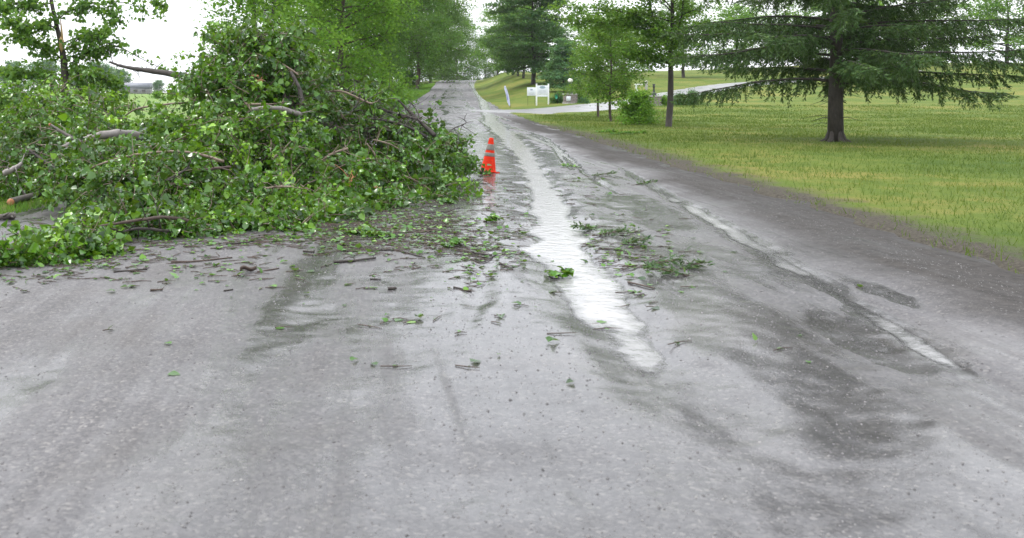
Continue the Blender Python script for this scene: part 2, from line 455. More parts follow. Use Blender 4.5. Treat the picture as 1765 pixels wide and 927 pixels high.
# ------------------------------------------------------------------ ground sheet
def build_ground():
    Lc = np.concatenate([np.linspace(-900, -120, 20), np.linspace(-110, -22, 30), np.linspace(-21, -8.2, 40),
                         np.linspace(-8, -3.8, 48), np.linspace(-3, 4, 6), np.linspace(4.2, 7.2, 40),
                         np.linspace(7.4, 60, 130), np.linspace(62, 130, 30), np.linspace(150, 900, 20)])
    Yc = np.concatenate([np.linspace(-60, -10, 12), np.linspace(-9, 60, 240), np.linspace(60.4, 140, 200), np.linspace(141, 300, 110),
                         np.linspace(305, 600, 40), np.linspace(620, 1550, 24)])
    Lg, Yg = np.meshgrid(Lc, Yc)
    X = Lg + cx(Yg)
    Z = base_z(X, Yg)
    Z += 0.05 * fbm(X * 0.35, Yg * 0.35, 3) * sstep(0, 4, np.maximum(Lg - redge(Yg), ledge(Yg) - Lg))
    en = 0.35 * fbm(X * 0.8, Yg * 0.8, 3)
    inr = sstep(-0.35, 0.25, Lg - ledge(Yg) + en) * sstep(-0.35, 0.25, redge(Yg) - Lg + en)
    Z += 0.05 - 0.25 * inr
    n, m = Lg.shape
    i = np.arange(n - 1)[:, None] * m; j = np.arange(m - 1)[None, :]
    Fq = np.stack([i + j, i + j + 1, i + m + j + 1, i + m + j], -1).reshape(-1, 4)
    field = sstep(1.0, 16, ledge(Yg) - Lg) * sstep(8, 30, Yg)
    bare = np.exp(-np.clip(Lg - redge(Yg), 0, None) / (0.9 + 0.5 * sstep(10, 40, Yg))) * (Lg > 0) * (0.25 + 0.75 * sstep(70, 30, Yg)) \
        + 0.6 * np.exp(-np.clip(ledge(Yg) - Lg, 0, None) / 0.5) * (Lg < 0)
    me = mesh_np('ground', np.stack([X, Yg, Z], -1).reshape(-1, 3), Fq, M['ground'], {'field': field.ravel(), 'bare': bare.ravel()}, True)
    link('ground', me, None, kind='structure')
build_ground()

# ------------------------------------------------------------------ gravel road with carved water channels
def stream(pts):
    a = []
    for x, y, w in pts:
        X, Y = road_pt(x, y); a.append((Y, X - float(cx(Y)), w / F * Y / 2))
    a.sort(); a = np.array(a)
    return a
S1 = stream([(812, 141, 5), (822, 155, 6), (832, 170, 8), (838, 190, 10), (846, 205, 14), (862, 222, 20), (880, 238, 24), (893, 255, 26), (912, 275, 26), (926, 300, 30), (938, 325, 36),
             (947, 350, 42), (953, 375, 50), (958, 400, 66), (968, 425, 76), (982, 450, 86), (1003, 475, 92), (1022, 500, 92), (1045, 530, 92), (1075, 580, 94), (1105, 640, 90), (1150, 720, 60), (1300, 830, 22), (1400, 940, 22)])
S2 = stream([(842, 196, 6), (880, 208, 8), (930, 224, 10), (975, 242, 10), (1012, 256, 11), (1040, 270, 13), (1070, 287, 13), (1100, 305, 15), (1130, 322, 17), (1165, 342, 22), (1200, 362, 26), (1300, 420, 32), (1420, 490, 36), (1600, 600, 40), (1800, 720, 40)])
S3 = stream([(830, 208, 6), (850, 220, 8), (905, 232, 12), (950, 250, 8), (985, 275, 7), (1010, 300, 6), (1060, 330, 4)])
S5 = stream([(842, 205, 5), (870, 216, 7), (915, 228, 8), (945, 240, 10), (960, 256, 8), (968, 272, 6), (985, 292, 5)])
S4 = stream([(828, 415, 16), (838, 440, 26), (835, 465, 30), (830, 490, 34), (822, 520, 30), (810, 560, 14)])

def road_relief(X, Y, L):
    h = 0.011 * fbm(L * 0.9, Y * 0.45, 4) + 0.0125 * fbm(L * 3.4, Y * 1.6, 3) + 0.004 * fbm(L * 13, Y * 9, 2)
    h += 0.008 * fbm(L * 2.6 + 3.1, Y * 0.12, 2)                       # wheel tracks
    h += 0.016 * (1 - ((L + 0.2) / 5.2) ** 2) * sstep(6.5, 5, abs(L))
    h += 0.05 * np.exp(-((L - 4.55 - 0.3 * fbm(Y * 0.15, Y * 0, 2)) / 0.42) ** 2) * sstep(75, 45, Y)   # windrow on the right shoulder
    carve = np.zeros_like(h)
    for S, dep in ((S1, .072), (S2, .046), (S3, .05), (S4, .032), (S5, .046)):
        lc = np.interp(Y, S[:, 0], S[:, 1]); hw = np.interp(Y, S[:, 0], S[:, 2])
        on = sstep(S[0, 0] - 0.6, S[0, 0] + 0.4, Y) * (0.86 + 0.3 * fbm(Y * .9 + dep * 70, Y * 0 + 3.3, 3)) * sstep(S[-1, 0] + 3, S[-1, 0] - 3, Y)
        lc = lc + hw * 0.5 * fbm(Y * 1.6, Y * 0 + dep * 300, 3)
        q = np.abs(L - lc) / (hw * (1.25 + 0.5 * fbm(L * 3 + 5, Y * 1.5, 2)))
        carve = np.maximum(carve, dep * on * sstep(2.1, 0.15, q) * sstep(4.6, 6.6, Y))
    for pl, py, rl, ry, dp in ((-2.6, 5.6, .55, .5, .03), (-4.4, 7.6, .5, .8, .03), (1.5, 5.3, .3, .7, .028), (2.9, 6.6, .35, .9, .03), (-.9, 7.4, .25, .6, .024), (3.9, 8.2, .3, .8, .03), (0.3, 4.3, .4, .35, .026)):
        w_ = .5 * fbm(L * 2.2 + pl, Y * 1.7, 3)
        carve = np.maximum(carve, dp * sstep(1.5, .2, np.sqrt(((L - pl) / rl) ** 2 + ((Y - py) / ry) ** 2) + w_))
    return h, carve

def wl_map(X, Y, L):
    xp = CX + X / np.maximum(Y, 1) * F; yp = CY + (H - zroad(Y)) * F / np.maximum(Y, 1)
    w = -0.021 + 0 * Y
    w += 0.012 * np.exp(-((L - 1.1) / 1.3) ** 2) * sstep(9, 12, Y) * sstep(60, 22, Y)
    w += 0.013 * np.exp(-((L - 2.6) / 1.7) ** 2) * sstep(20, 30, Y) * sstep(90, 60, Y)
    w += 0.006 * sstep(70, 110, Y) * sstep(-3, 2, L)
    w -= 0.003 * sstep(8.5, 7, Y)
    return w

def build_road():
    ys = [-9.0]
    while ys[-1] < 300:
        y = ys[-1]; ys.append(y + (0.1 if y < 2.5 else max(0.032, 0.0042 * y)))
    Yc = np.array(ys); t = np.linspace(-0.6, 0.6, 230)
    n, m = len(Yc), len(t)
    a = ledge(Yc) - 0.7; b = redge(Yc) + 0.7
    Lg = (a + b)[:, None] / 2 + (b - a)[:, None] * t[None, :] / 1.2
    Yg = np.repeat(Yc[:, None], m, 1); X = Lg + cx(Yg)
    h, carve = road_relief(X, Yg, Lg)
    bz = base_z(X, Yg)
    Z = bz + h - carve
    wl = wl_map(X, Yg, Lg)
    depth = (bz + wl) - Z
    near = sstep(-0.022, 0.0, depth)
    streak = sstep(0.1, 2.2, Lg) * sstep(3.4, 2.6, Lg)
    wet = np.clip(0.06 + 0.5 * near + 0.36 * np.exp(-((Lg - 1.3) / 1.9) ** 2) + 0.1 * sstep(25, 60, Yg), 0, 1)
    for wl_, ww in ((-4.3, .3), (-2.5, .26), (-1.0, .3), (.35, .24), (2.9, .3)):
        wet = wet + .42 * np.exp(-((Lg - wl_ - .25 * fbm(Yg * .11 + wl_, Yg * 0 + 2, 2)) / ww) ** 2) * sstep(-.35, .45, fbm(Lg * .8 + wl_ * 3, Yg * .35, 3))
    wet = wet - 0.34 * sstep(26, 55, Yg) * (1 - near)
    mud = sstep(3.8, 4.7, Lg + 0.5 * fbm(X * 0.6, Yg * 0.6, 3)) * sstep(75, 55, Yg)
    wet = wet * (1 - 0.45 * mud * (1 - near))
    i = np.arange(n - 1)[:, None] * m; j = np.arange(m - 1)[None, :]
    Fq = np.stack([i + j, i + j + 1, i + m + j + 1, i + m + j], -1).reshape(-1, 4)
    me = mesh_np('road', np.stack([X, Yg, Z], -1).reshape(-1, 3), Fq, M['road'], {'wet': wet.ravel(), 'mud': mud.ravel()}, True)
    link('gravel_road', me, None, kind='structure')
    # water: a film at the flow level, showing wherever the gravel lies below it
    Zw = bz + wl + 0.0012 * fbm(X * 6, Yg * 5, 2)
    d = depth.ravel(); keep = (d[Fq] > -0.004).any(1)
    Fk = Fq[keep]; used = np.unique(Fk); remap = np.zeros(n * m, int); remap[used] = np.arange(len(used))
    V = np.stack([X, Yg, Zw], -1).reshape(-1, 3)[used]
    link('rainwater', mesh_np('rainwater', V, remap[Fk], M['water'], {'depth': d[used]}, True), None, kind='structure')
build_road()

def road_z(X, Y):
    X = np.asarray(X, float); Y = np.asarray(Y, float); L = X - cx(Y)
    h, c = road_relief(X, Y, L)
    return base_z(X, Y) + h - c

# ------------------------------------------------------------------ driveway
DRV = np.array([(11.7, 75.4, 7.4), (12.7, 75.8, 6.6), (14.2, 76.5, 5.5), (17, 78.0, 4.3), (20.5, 80.2, 3.3), (23.5, 83.2, 2.9), (26.5, 87, 2.6), (31, 95, 2.6), (36, 103.5, 2.6), (43, 115, 2.7), (52, 127, 2.8), (66, 140, 2.8), (95, 160, 3.0)])
def drv_pts(k):
    t = np.linspace(0, len(DRV) - 1, k); i = np.arange(len(DRV))
    pts = np.stack([np.interp(t, i, DRV[:, q]) for q in range(3)], -1)
    ker = np.ones(9) / 9
    for q in range(3): pts[:, q] = np.convolve(np.pad(pts[:, q], 4, 'edge'), ker, 'valid')
    return pts
def build_drive():
    p = drv_pts(140); T = np.gradient(p[:, :2], axis=0); T /= np.linalg.norm(T, axis=1)[:, None]
    Nn = np.stack([-T[:, 1], T[:, 0]], -1)
    s = np.linspace(-1, 1, 9)
    XY = p[:, None, :2] + (s[None, :, None] * p[:, None, 2:3]) * Nn[:, None, :]
    Z = base_z(XY[..., 0], XY[..., 1]) + (0.075 - 0.09 * sstep(10, 0, np.arange(140)))[:, None] - 0.04 * (abs(s)[None, :] > 0.99)
    V = np.concatenate([XY, Z[..., None]], -1).reshape(-1, 3)
    n, m = XY.shape[:2]
    i = np.arange(n - 1)[:, None] * m; j = np.arange(m - 1)[None, :]
    Fq = np.stack([i + j, i + m + j, i + m + j + 1, i + j + 1], -1).reshape(-1, 4)
    link('driveway', mesh_np('driveway', V, Fq, M['drive'], None, True), None, kind='structure')
build_drive()

# ------------------------------------------------------------------ leaves
LEAF6 = np.array([[0, 0, 0], [.16, .46, .07], [.52, .40, .05], [1.05, 0, -.24], [.52, -.40, .05], [.16, -.46, .07], [.45, 0, -.04]])
LEAF6_F = np.array([[0, 6, 1], [1, 6, 2], [2, 6, 3], [3, 6, 4], [4, 6, 5], [5, 6, 0]])
LEAF2 = np.array([[0, 0, 0], [.45, .42, .08], [1, 0, -.03], [.45, -.42, .08]])
LEAF2_F = np.array([[0, 3, 2], [0, 2, 1]])
NEEDLE = np.array([[0, 0.0, 0], [.5, .13, .0], [1, 0, -.05], [.5, -.13, .0]])

def frames(rng, n, up=0.6, droop=0.2, dirs=None):
    d = rng.normal(size=(n, 3)); d[:, 2] = d[:, 2] * 0.5 - droop
    if dirs is not None: d = d * 0.7 + dirs
    d /= np.linalg.norm(d, axis=1)[:, None] + 1e-9
    nn = rng.normal(size=(n, 3)) * (1 - up); nn[:, 2] += up
    b = np.cross(nn, d); b /= np.linalg.norm(b, axis=1)[:, None] + 1e-9
    nn = np.cross(d, b)
    return d, b, nn

def leaf_geo(rng, pos, size, tpl, tf, up=0.6, droop=0.2, dirs=None, tint=None, asp=1.0):
    n = len(pos); d, b, nn = frames(rng, n, up, droop, dirs)
    fold = rng.uniform(0.2, 3.0, n)
    size = np.broadcast_to(np.asarray(size, float), (n,))
    V = (pos[:, None, :] + size[:, None, None] * (tpl[None, :, 0:1] * d[:, None, :] + asp * tpl[None, :, 1:2] * b[:, None, :]
         + fold[:, None, None] * tpl[None, :, 2:3] * nn[:, None, :]))
    k = len(tpl)
    Fa = (tf[None] + (np.arange(n) * k)[:, None, None]).reshape(-1, tf.shape[1])
    if tint is None: tint = np.clip(rng.normal(0.45, 0.2, n), 0, 1)
    return V.reshape(-1, 3), Fa, np.repeat(tint, k), (d, b, nn, fold, size)

# ------------------------------------------------------------------ trees
def polyl(p0, d0, length, n, rng, wob, droop):
    p = [np.array(p0, float)]; d = np.array(d0, float); st = length / (n - 1)
    for k in range(n - 1):
        d = d + rng.normal(size=3) * wob + np.array([0, 0, -droop]); d /= np.linalg.norm(d)
        p.append(p[-1] + d * st)
    return np.array(p)

PROF = {
    'round': lambda t: math.sqrt(max(0.03, 1 - ((t - 0.42) / 0.62) ** 2)),
    'cone': lambda t: max(0.12, 1.0 - 0.85 * t) if t > 0.08 else 0.8,
    'tall': lambda t: max(0.15, math.sin(PI * (0.12 + 0.86 * t)) ** 0.6),
    'skirt': lambda t: max(0.15, math.cos(t * PI / 2) ** 0.5),
    'up': lambda t: max(0.2, 0.45 + 0.6 * math.sin(PI * min(1, t * 0.95))),
}

def tree(name, label, x, y, height, tr, cbase, crad, leafm, barkm='bark', seed=1, nl=26, sec=5, tw=4, lpc=14, leaf=0.16,
         prof='round', flatz=0.6, spread=0.45, elev=0.5, droop=0.05, lean=(0, 0), stems=1, asp=1.0, up=0.6, group='trees', z=None,
         extra=None, stem_spread=0.18, cat='tree', pdroop=0.2):
    rng = np.random.RandomState(seed)
    z0 = gz(x, y) - 0.05 if z is None else z
    root = thing(name, label, cat, (x, y, z0), 0, group)
    tk = MB(); br = MB(); anchors = []
    for s in range(stems):
        az = 2 * PI * s / max(1, stems) + rng.rand()
        ld = np.array([lean[0], lean[1], 1.0]) + (np.array([math.cos(az), math.sin(az), 0]) * stem_spread if stems > 1 else 0)
        n = 9; tp = np.zeros((n, 3)); hh = np.linspace(0, height * 0.94, n)
        for k in range(1, n):
            tp[k] = tp[k - 1] + (hh[k] - hh[k - 1]) * (ld / ld[2]) + np.array([*rng.normal(size=2) * 0.012 * height * 0.5, 0])
        rr = tr * (1 - 0.9 * (hh / (height * 0.94)) ** 0.85) / (1 if stems == 1 else 1.3) + 0.006
        rr[0] *= 1.45
        tp = np.insert(tp, 1, tp[0] * .94 + tp[1] * .06, axis=0); rr = np.insert(rr, 1, rr[1] * 1.08)
        tk.tube(tp, rr, 9)
        m = nl // stems
        ga = rng.rand() * 6
        for i in range(m):
            t = ((i + rng.rand()) / m); h = cbase + (height * 0.95 - cbase) * t
            az = ga + i * 2.39996 + rng.normal() * 0.3
            ln = crad * PROF[prof](t) * rng.uniform(0.75, 1.1)
            p0 = np.array([np.interp(h, tp[:, 2], tp[:, q]) for q in range(3)])
            e = elev * (0.4 + 0.8 * t) + rng.normal() * 0.1
            d0 = np.array([math.cos(az) * math.cos(e), math.sin(az) * math.cos(e), math.sin(e)])
            lp = polyl(p0, d0, ln, 6, rng, 0.09, droop)
            r0 = np.interp(h, tp[:, 2], rr) * 0.5
            br.tube(lp, np.linspace(r0, 0.008, 6), 5, False)
            for q in range(sec):
                u = 0.25 + 0.75 * (q + rng.rand()) / sec
                k = min(4, int(u * 5)); pp = lp[k] + (lp[k + 1] - lp[k]) * (u * 5 - k)
                dd = lp[min(5, k + 1)] - lp[k]; dd = dd / np.linalg.norm(dd)
                side = np.cross(dd, [0, 0, 1]); side *= (1 if q % 2 else -1)
                d1 = dd * 0.7 + side * rng.uniform(0.4, 1.0) + np.array([0, 0, rng.normal() * (0.15 + 0.55 * flatz)])
                d1 /= np.linalg.norm(d1)
                sl = ln * 0.42 * (1.15 - 0.6 * u) + 0.25
                sp = polyl(pp, d1, sl, 4, rng, 0.12, droop * 1.5)
                br.tube(sp, np.linspace(max(0.007, r0 * 0.35), 0.004, 4), 4, False)
                for w in range(tw):
                    v = (w + rng.rand()) / tw * 3; kk = min(2, int(v))
                    anchors.append(sp[kk] + (sp[kk + 1] - sp[kk]) * (v - kk))
            anchors.append(lp[-1])
    if extra:
        for pts, r0, r1 in extra:
            pts = np.array(pts, float) - np.array([x, y, z0]); n = 9
            tt = np.linspace(0, len(pts) - 1, n)
            lp = np.stack([np.interp(tt, np.arange(len(pts)), pts[:, q]) for q in range(3)], -1)
            br.tube(lp, np.linspace(r0, r1, n), 6, False)
            for k in range(1, n):
                for w in range(5):
                    sp = polyl(lp[k], rng.normal(size=3) * np.array([1, 1, .6]), rng.uniform(.25, .75), 4, rng, .15, droop)
                    br.tube(sp, np.linspace(.008, .003, 4), 3, False)
                    anchors += [sp[1], sp[2], sp[3]]
    A = np.array(anchors)
    nper = rng.poisson(lpc, len(A)); idx = np.repeat(np.arange(len(A)), nper)
    off = rng.normal(size=(len(idx), 3)) * spread * .8 * np.array([1, 1, flatz])
    pos = A[idx] + off
    pos[:, 2] = np.maximum(pos[:, 2], 0.1)
    ct = np.clip(rng.normal(0.45, 0.2, len(A)), 0, 1)[idx]
    tint = np.clip(ct + rng.normal(0, 0.12, len(idx)), 0, 1)
    V, Fa, tn, _ = leaf_geo(rng, pos, leaf * rng.uniform(0.65, 1.25, len(pos)), LEAF2, LEAF2_F, up, pdroop, None, tint, asp)
    link('trunk', tk.mesh('trunk', M[barkm], True), root)
    link('branches', br.mesh('branches', M[barkm], True), root)
    link('crown', mesh_np('crown', V, Fa, M[leafm], {'tint': tn}), root)
    return root

def copy_tree(src, label, x, y, rz, s, z=None, group=None):
    o = src.copy(); COL.objects.link(o); o['label'] = label
    if group: o['group'] = group
    o.location = (x, y, (gz(x, y) - 0.05) if z is None else z); o.rotation_euler = (0, 0, rz); o.scale = (s, s, s)
    for c in src.children:
        k = c.copy(); COL.objects.link(k); k.parent = o
    return o

def px(x, d): return (x - CX) / F * d

# the row along the left side of the road
GL = 'trees lining the left side of the road'
tree('poplar_tree', 'slender two-stemmed tree with thin trunks just behind the top of the fallen branches', px(452, 38), 38, 11, .13, 2.0, 3.0, 'leaf_bright', 'bark_dark', 11, 30, 5, 4, 26, .15,
     'tall', 1.0, .42, .5, .03, stems=3, stem_spread=.085, group=GL)
tree('roadside_tree', 'bright yellow-green leafy tree directly right of the fallen heap, drooping to the ground', px(590, 55), 55, 13, .24, .9, 4.0, 'leaf_bright', 'bark_brown', 12, 44, 6, 5, 26, .17,
     'skirt', .95, .45, .45, .05, group=GL)
tree('roadside_tree', 'broad green tree with foliage to the ground behind the bright yellow-green tree', px(530, 74), 74, 15, .3, 1.2, 5.2, 'leaf_mid', 'bark_brown', 13, 44, 6, 5, 25, .2, 'tall', .95, .55, .5, .04, group=GL)
tree('roadside_tree', 'tall darker green tree left of the road, its limbs starting low over the verge', px(626, 92), 92, 17, .35, 2.2, 5.4, 'leaf_mid', 'bark_brown', 14, 50, 6, 5, 27, .22, 'tall', .95, .55, .5, .05, group=GL)
tree('roadside_tree', 'tall tree whose crown leans furthest out over the left half of the road', px(674, 122), 122, 22, .4, 4.6, 8.0, 'leaf_mid', 'bark_brown', 15, 54, 6, 5, 28, .27, 'tall', .95, .7, .45, .05, group=GL)
tree('roadside_tree', 'tall hazy tree next beyond the one leaning over the road', px(718, 165), 165, 24, .4, 4.0, 9, 'leaf_mid', 'bark_brown', 16, 50, 6, 5, 24, .34, 'tall', .95, .85, .45, .05, group=GL)
tR = tree('far_tree', 'hazy tree left of the road at the crest of the hill', px(742, 225), 225, 25, .4, 1.2, 10, 'leaf_mid', 'bark_brown', 17, 46, 6, 5, 16, .42, 'tall', .95, 1.0, .45, .05, group=GL)
GF = 'trees closing the view beyond the crest of the road'
copy_tree(tR, 'faint hazy tree straight ahead where the road drops over the crest', px(788, 300), 300, 1.7, .9, 4.2, GF)
copy_tree(tR, 'low faint tree right of the road end beyond the crest', px(836, 315), 315, 3.1, .62, 4.6, GF)
copy_tree(tR, 'faint tree behind the hazy tree at the crest, left of the road end', px(765, 340), 340, 4.4, .8, 4.0, GF)
# bushes under the row
GB = 'bushes at the foot of the left tree row'
def bush(name, label, x, y, r, h, leafm, seed, n=3200, leaf=.14, group=None, sq=1.0, z=None):
    rng = np.random.RandomState(seed); z0 = gz(x, y) if z is None else z
    root = thing(name, label, 'bush', (x, y, z0), 0, group)
    st = MB(); tips = []
    for i in range(26):
        az = rng.rand() * 6.28; q = rng.uniform(.15, 1)
        tip = np.array([math.cos(az) * r * q, math.sin(az) * r * q * sq, h * (1.02 - .6 * q * q) * rng.uniform(.7, 1.12)])
        p = np.array([[0, 0, -.05], tip * [.25, .25, .45], tip * [.65, .65, .85], tip]); st.tube(p, [.022, .016, .01, .004], 5, False)
        for u in np.linspace(.3, 1, 7): tips.append(np.array([np.interp(u * 3, range(4), p[:, k]) for k in range(3)]))
    for i in range(34):
        az = rng.rand() * 6.28; q = rng.uniform(.5, .95); tips.append(np.array([math.cos(az) * r * q, math.sin(az) * r * q * sq, h * rng.uniform(.08, .3)]))
    A = np.array(tips); idx = rng.randint(0, len(A), n)
    pos = A[idx] + rng.normal(size=(n, 3)) * r * .15; pos[:, 2] = np.maximum(pos[:, 2], .05)
    ct = np.clip(rng.normal(.45, .16, len(A)), 0, 1)[idx]
    V, Fa, tn, _ = leaf_geo(rng, pos, leaf * rng.uniform(.6, 1.2, n), LEAF2, LEAF2_F, .55, .15, None, np.clip(ct + rng.normal(0, .12, n), 0, 1))
    link('stems', st.mesh('stems', M['bark_brown'], True), root)
    link('crown', mesh_np('crown', V, Fa, M[leafm], {'tint': tn}), root)
    return root
bush('roadside_bush', 'dark rounded bush beside the road right of the bright yellow-green tree', px(668, 62), 62, 1.5, 2.0, 'leaf_blue', 41, 4200, .15, GB)
bush('roadside_bush', 'bush at the verge under the tall darker green tree', px(632, 84), 84, 1.7, 2.2, 'leaf_mid', 42, 4000, .18, GB)
bush('roadside_bush', 'far bush at the verge where the road starts to climb', px(660, 118), 118, 2.2, 2.6, 'leaf_mid', 43, 4000, .24, GB)
bush('roadside_bush', 'farthest bush on the left near the crest of the road', px(700, 168), 168, 3, 3.4, 'leaf_mid', 44, 4000, .32, GB)
bush('roadside_bush', 'bush half hidden behind the right part of the fallen heap', px(610, 50), 50, 1.5, 1.7, 'leaf_bright', 45, 4000, .14, GB)

# the right side
GR = 'trees on the lawn right of the road'
tree('maple_tree', 'large dark green tree in horizontal tiers above the white signs', px(919, 128), 128, 15.5, .34, 2.0, 5.6, 'leaf_dark', 'bark_dark', 21, 58, 6, 5, 22, .26, 'round', .32, .62, .12, .02, group=GR)
for i, (xx, d, h, cr, lab) in enumerate([
        (884, 172, 13, 4.6, 'leftmost hazy tree of the row behind the large dark tree'),
        (893, 160, 12, 4.2, 'hazy tree second from left behind the large dark tree'),
        (902, 148, 11, 3.8, 'tree whose thin trunk stands just left of the large dark trunk'),
        (858, 215, 15, 6.0, 'pale hazy tree at the far end of the right lawn beside the road')]):
    t_ = tree('lawn_tree', lab, px(xx, d), d, h, .22, 2.0, cr, 'leaf_mid' if i != 3 else 'leaf_bright', 'bark_dark', 30 + i, 30, 5, 4, 15, .28, 'round', .45, .6, .3, .03, group=GR)
copy_tree(t_, 'pale hazy tree second from the road along the far right lawn', px(876, 235), 235, 2.0, 1.0, None, GR)
copy_tree(t_, 'pale tree between the large dark tree and the small bluish tree, far behind', px(990, 230), 230, 4.0, .8, None, GR)
tree('bluish_tree', 'small bluish green tree right behind the stone pillar with the white lamp globe', px(972, 108), 108, 6.2, .11, .9, 3.0, 'leaf_blue', 'bark_dark', 23, 30, 5, 5, 17, .2, 'cone', .3, .4, .1, .04, group=GR)
tree('young_tree', 'young lawn tree with the left of the two thin trunks', px(1031, 64), 64, 6.0, .085, 1.3, 2.0, 'leaf_sap', 'bark_brown', 24, 34, 5, 4, 14,   .13, 'round', .85, .22, .6, .03, group=GR)
tree('young_tree', 'young lawn tree with the right of the two thin trunks beside the round shrub', px(1053, 56), 56, 6.0, .085, 1.25, 2.0, 'leaf_sap', 'bark_brown', 25, 36, 5, 4, 14,   .13, 'round', .85, .22, .6, .03, group=GR)
tree('lawn_maple', 'open crowned tree with the thick dark trunk on the right lawn', px(1152, 47), 47, 11, .17, 3.1, 3.4, 'leaf_sap', 'bark_dark', 26, 30, 5, 4, 16, .14, 'up', .5, .3, .55, .03, group=GR,
     extra=[([P(1150, 70, 47), P(1100, 25, 47), P(1040, 14, 46.5), P(965, 12, 46)], .05, .01), ([P(1150, 60, 47), P(1090, 45, 47.3), P(1030, 38, 47.5), P(985, 34, 47.5)], .04, .008),
            ([P(1152, 95, 47), P(1168, 60, 46.8), P(1178, 10, 46.5), P(1180, -60, 46.5)], .07, .03), ([P(1150, 75, 47), P(1130, 45, 47.2), P(1118, 0, 47.5), P(1110, -50, 47.5)], .06, .02),
            ([P(1153, 110, 47), P(1110, 92, 46.8), P(1075, 88, 46.5)], .03, .008)])
bush('round_shrub', 'rounded bright green shrub left of the thick dark trunk on the lawn', px(1100, 50.5), 50.5, 1.15, 1.65, 'leaf_bright', 46, 6500, .12, None)
bgA = tree('backdrop_tree', 'pale broad tree beyond the driveway behind the two young trees', px(1075, 165), 165, 11, .3, 1.5, 5.5, 'leaf_bright', 'bark_dark', 27, 36, 5, 4, 15, .3, 'round', .5, .7, .35, .03, group='trees beyond the driveway')
bgB = tree('backdrop_tree', 'open pale tree beyond the driveway behind the thick dark trunk', px(1178, 150), 150, 12, .28, 2.0, 5.0, 'leaf_sap', 'bark_dark', 28, 34, 5, 4, 13, .28, 'tall', .5, .7, .4, .03, group='trees beyond the driveway')
for k, (src, xx, d, rz, s, lab) in enumerate([
        (bgA, 1270, 185, 1.0, 1.15, 'distant tree right of the driveway behind the spruce, leftmost of five'),
        (bgB, 1385, 170, 2.2, 1.2, 'distant tree behind the spruce, second from left of five'),
        (bgA, 1500, 160, 3.3, 1.1, 'distant tree behind the spruce, middle of five'),
        (bgB, 1610, 175, 4.1, 1.3, 'distant tree right of the spruce, fourth from left of five'),
        (bgA, 1735, 165, 5.2, 1.25, 'distant tree at the right end of the lawn, rightmost of five')]):
    copy_tree(src, lab, px(xx, d), d, rz, s)

# spruce whose boughs reach into the picture from the right
def spruce(x, y, height, crad, seed):
    rng = np.random.RandomState(seed); z0 = gz(x, y) - .05
    root = thing('spruce_tree', 'dark spruce with drooping boughs at the edge of the right lawn', 'tree', (x, y, z0), 0)
    tk = MB(); hh = np.linspace(0, height, 10)
    tk.tube(np.stack([rng.normal(size=10) * .02, rng.normal(size=10) * .02, hh], -1), np.linspace(.25, .02, 10) * rng.uniform(.93, 1.08, 10), 12)
    for k in range(7):
        a = k * .9 + rng.rand() * .4; tk.tube(np.array([[math.cos(a) * .16, math.sin(a) * .16, .55], [math.cos(a) * .27, math.sin(a) * .27, .16], [math.cos(a) * .5, math.sin(a) * .5, .05], [math.cos(a) * .75, math.sin(a) * .75, -.02]]), [.07, .1, .07, .02], 7)
    for k in range(26):
        a = rng.rand() * 6.28; z = rng.uniform(.7, 2.3); l = rng.uniform(.3, 1.3); tk.tube(np.array([[0, 0, z], [math.cos(a) * l * .5, math.sin(a) * l * .5, z + .02], [math.cos(a) * l, math.sin(a) * l, z - .12]]), [.014, .009, .003], 4)
    br = MB(); pos = []; dirs = []
    nb = 150
    for i in range(nb):
        t = (i + rng.rand()) / nb; h = 2.1 + (height - 2.4) * t ** 1.1
        ln = crad * (1 - t) ** 0.75 * rng.uniform(.75, 1.08) + .3; az = i * 2.39996 + rng.normal() * .2
        if math.cos(az) < -.5 and .03 < t < .26 and rng.rand() < .6: continue
        d0 = np.array([math.cos(az), math.sin(az), .16 + .3 * t])
        p = [np.array([0, 0, h])]; d = d0 / np.linalg.norm(d0)
        n = 9
        for k in range(n - 1):
            d = d + np.array([0, 0, -.05 if k < 5 else .03]) + rng.normal(size=3) * .03; d /= np.linalg.norm(d); p.append(p[-1] + d * ln / (n - 1))
        p = np.array(p); br.tube(p, np.linspace(.05 * (1 - t) + .012, .006, n), 5, False)
        ns = int(ln * 16)
        for q in range(ns):
            u = .12 + .88 * (q + rng.rand()) / ns; k = min(n - 2, int(u * (n - 1))); pp = p[k] + (p[k + 1] - p[k]) * (u * (n - 1) - k)
            dd = (p[k + 1] - p[k]) / np.linalg.norm(p[k + 1] - p[k]); side = np.cross(dd, [0, 0, 1]) * (1 if q % 2 else -1)
            hang = rng.uniform(.05, 1.5) if u < .92 else .2
            d1 = dd * rng.uniform(.1, .8) + side * rng.uniform(.1, 1.1) + np.array([0, 0, -hang]); d1 /= np.linalg.norm(d1)
            sl = rng.uniform(.18, .9) * (1.1 - .5 * u) * (.5 + .5 * (1 - t))
            m = max(3, int(sl / .045)); tt = np.linspace(0, 1, m)[:, None]
            sp = pp + d1 * sl * tt + np.array([0, 0, -.18 * sl]) * tt ** 2
            br.tube(sp[[0, m // 2, m - 1]], [.008, .005, .003], 3, False)
            for rep in range(3): pos.append(sp + rng.normal(size=sp.shape) * .02); dirs.append(np.repeat(d1[None], m, 0))
    pos = np.vstack(pos); dirs = np.vstack(dirs)
    V, Fa, tn, _ = leaf_geo(rng, pos, rng.uniform(.1, .19, len(pos)), NEEDLE, LEAF2_F, .4, .1, dirs * 1.0, None)
    link('trunk', tk.mesh('trunk', M['bark_dark'], True), root)
    link('branches', br.mesh('branches', M['bark_dark'], True), root)
    link('crown', mesh_np('crown', V, Fa, M['needle'], {'tint': tn}), root)
spruce(px(1440, 33), 33, 15, 6.0, 51)

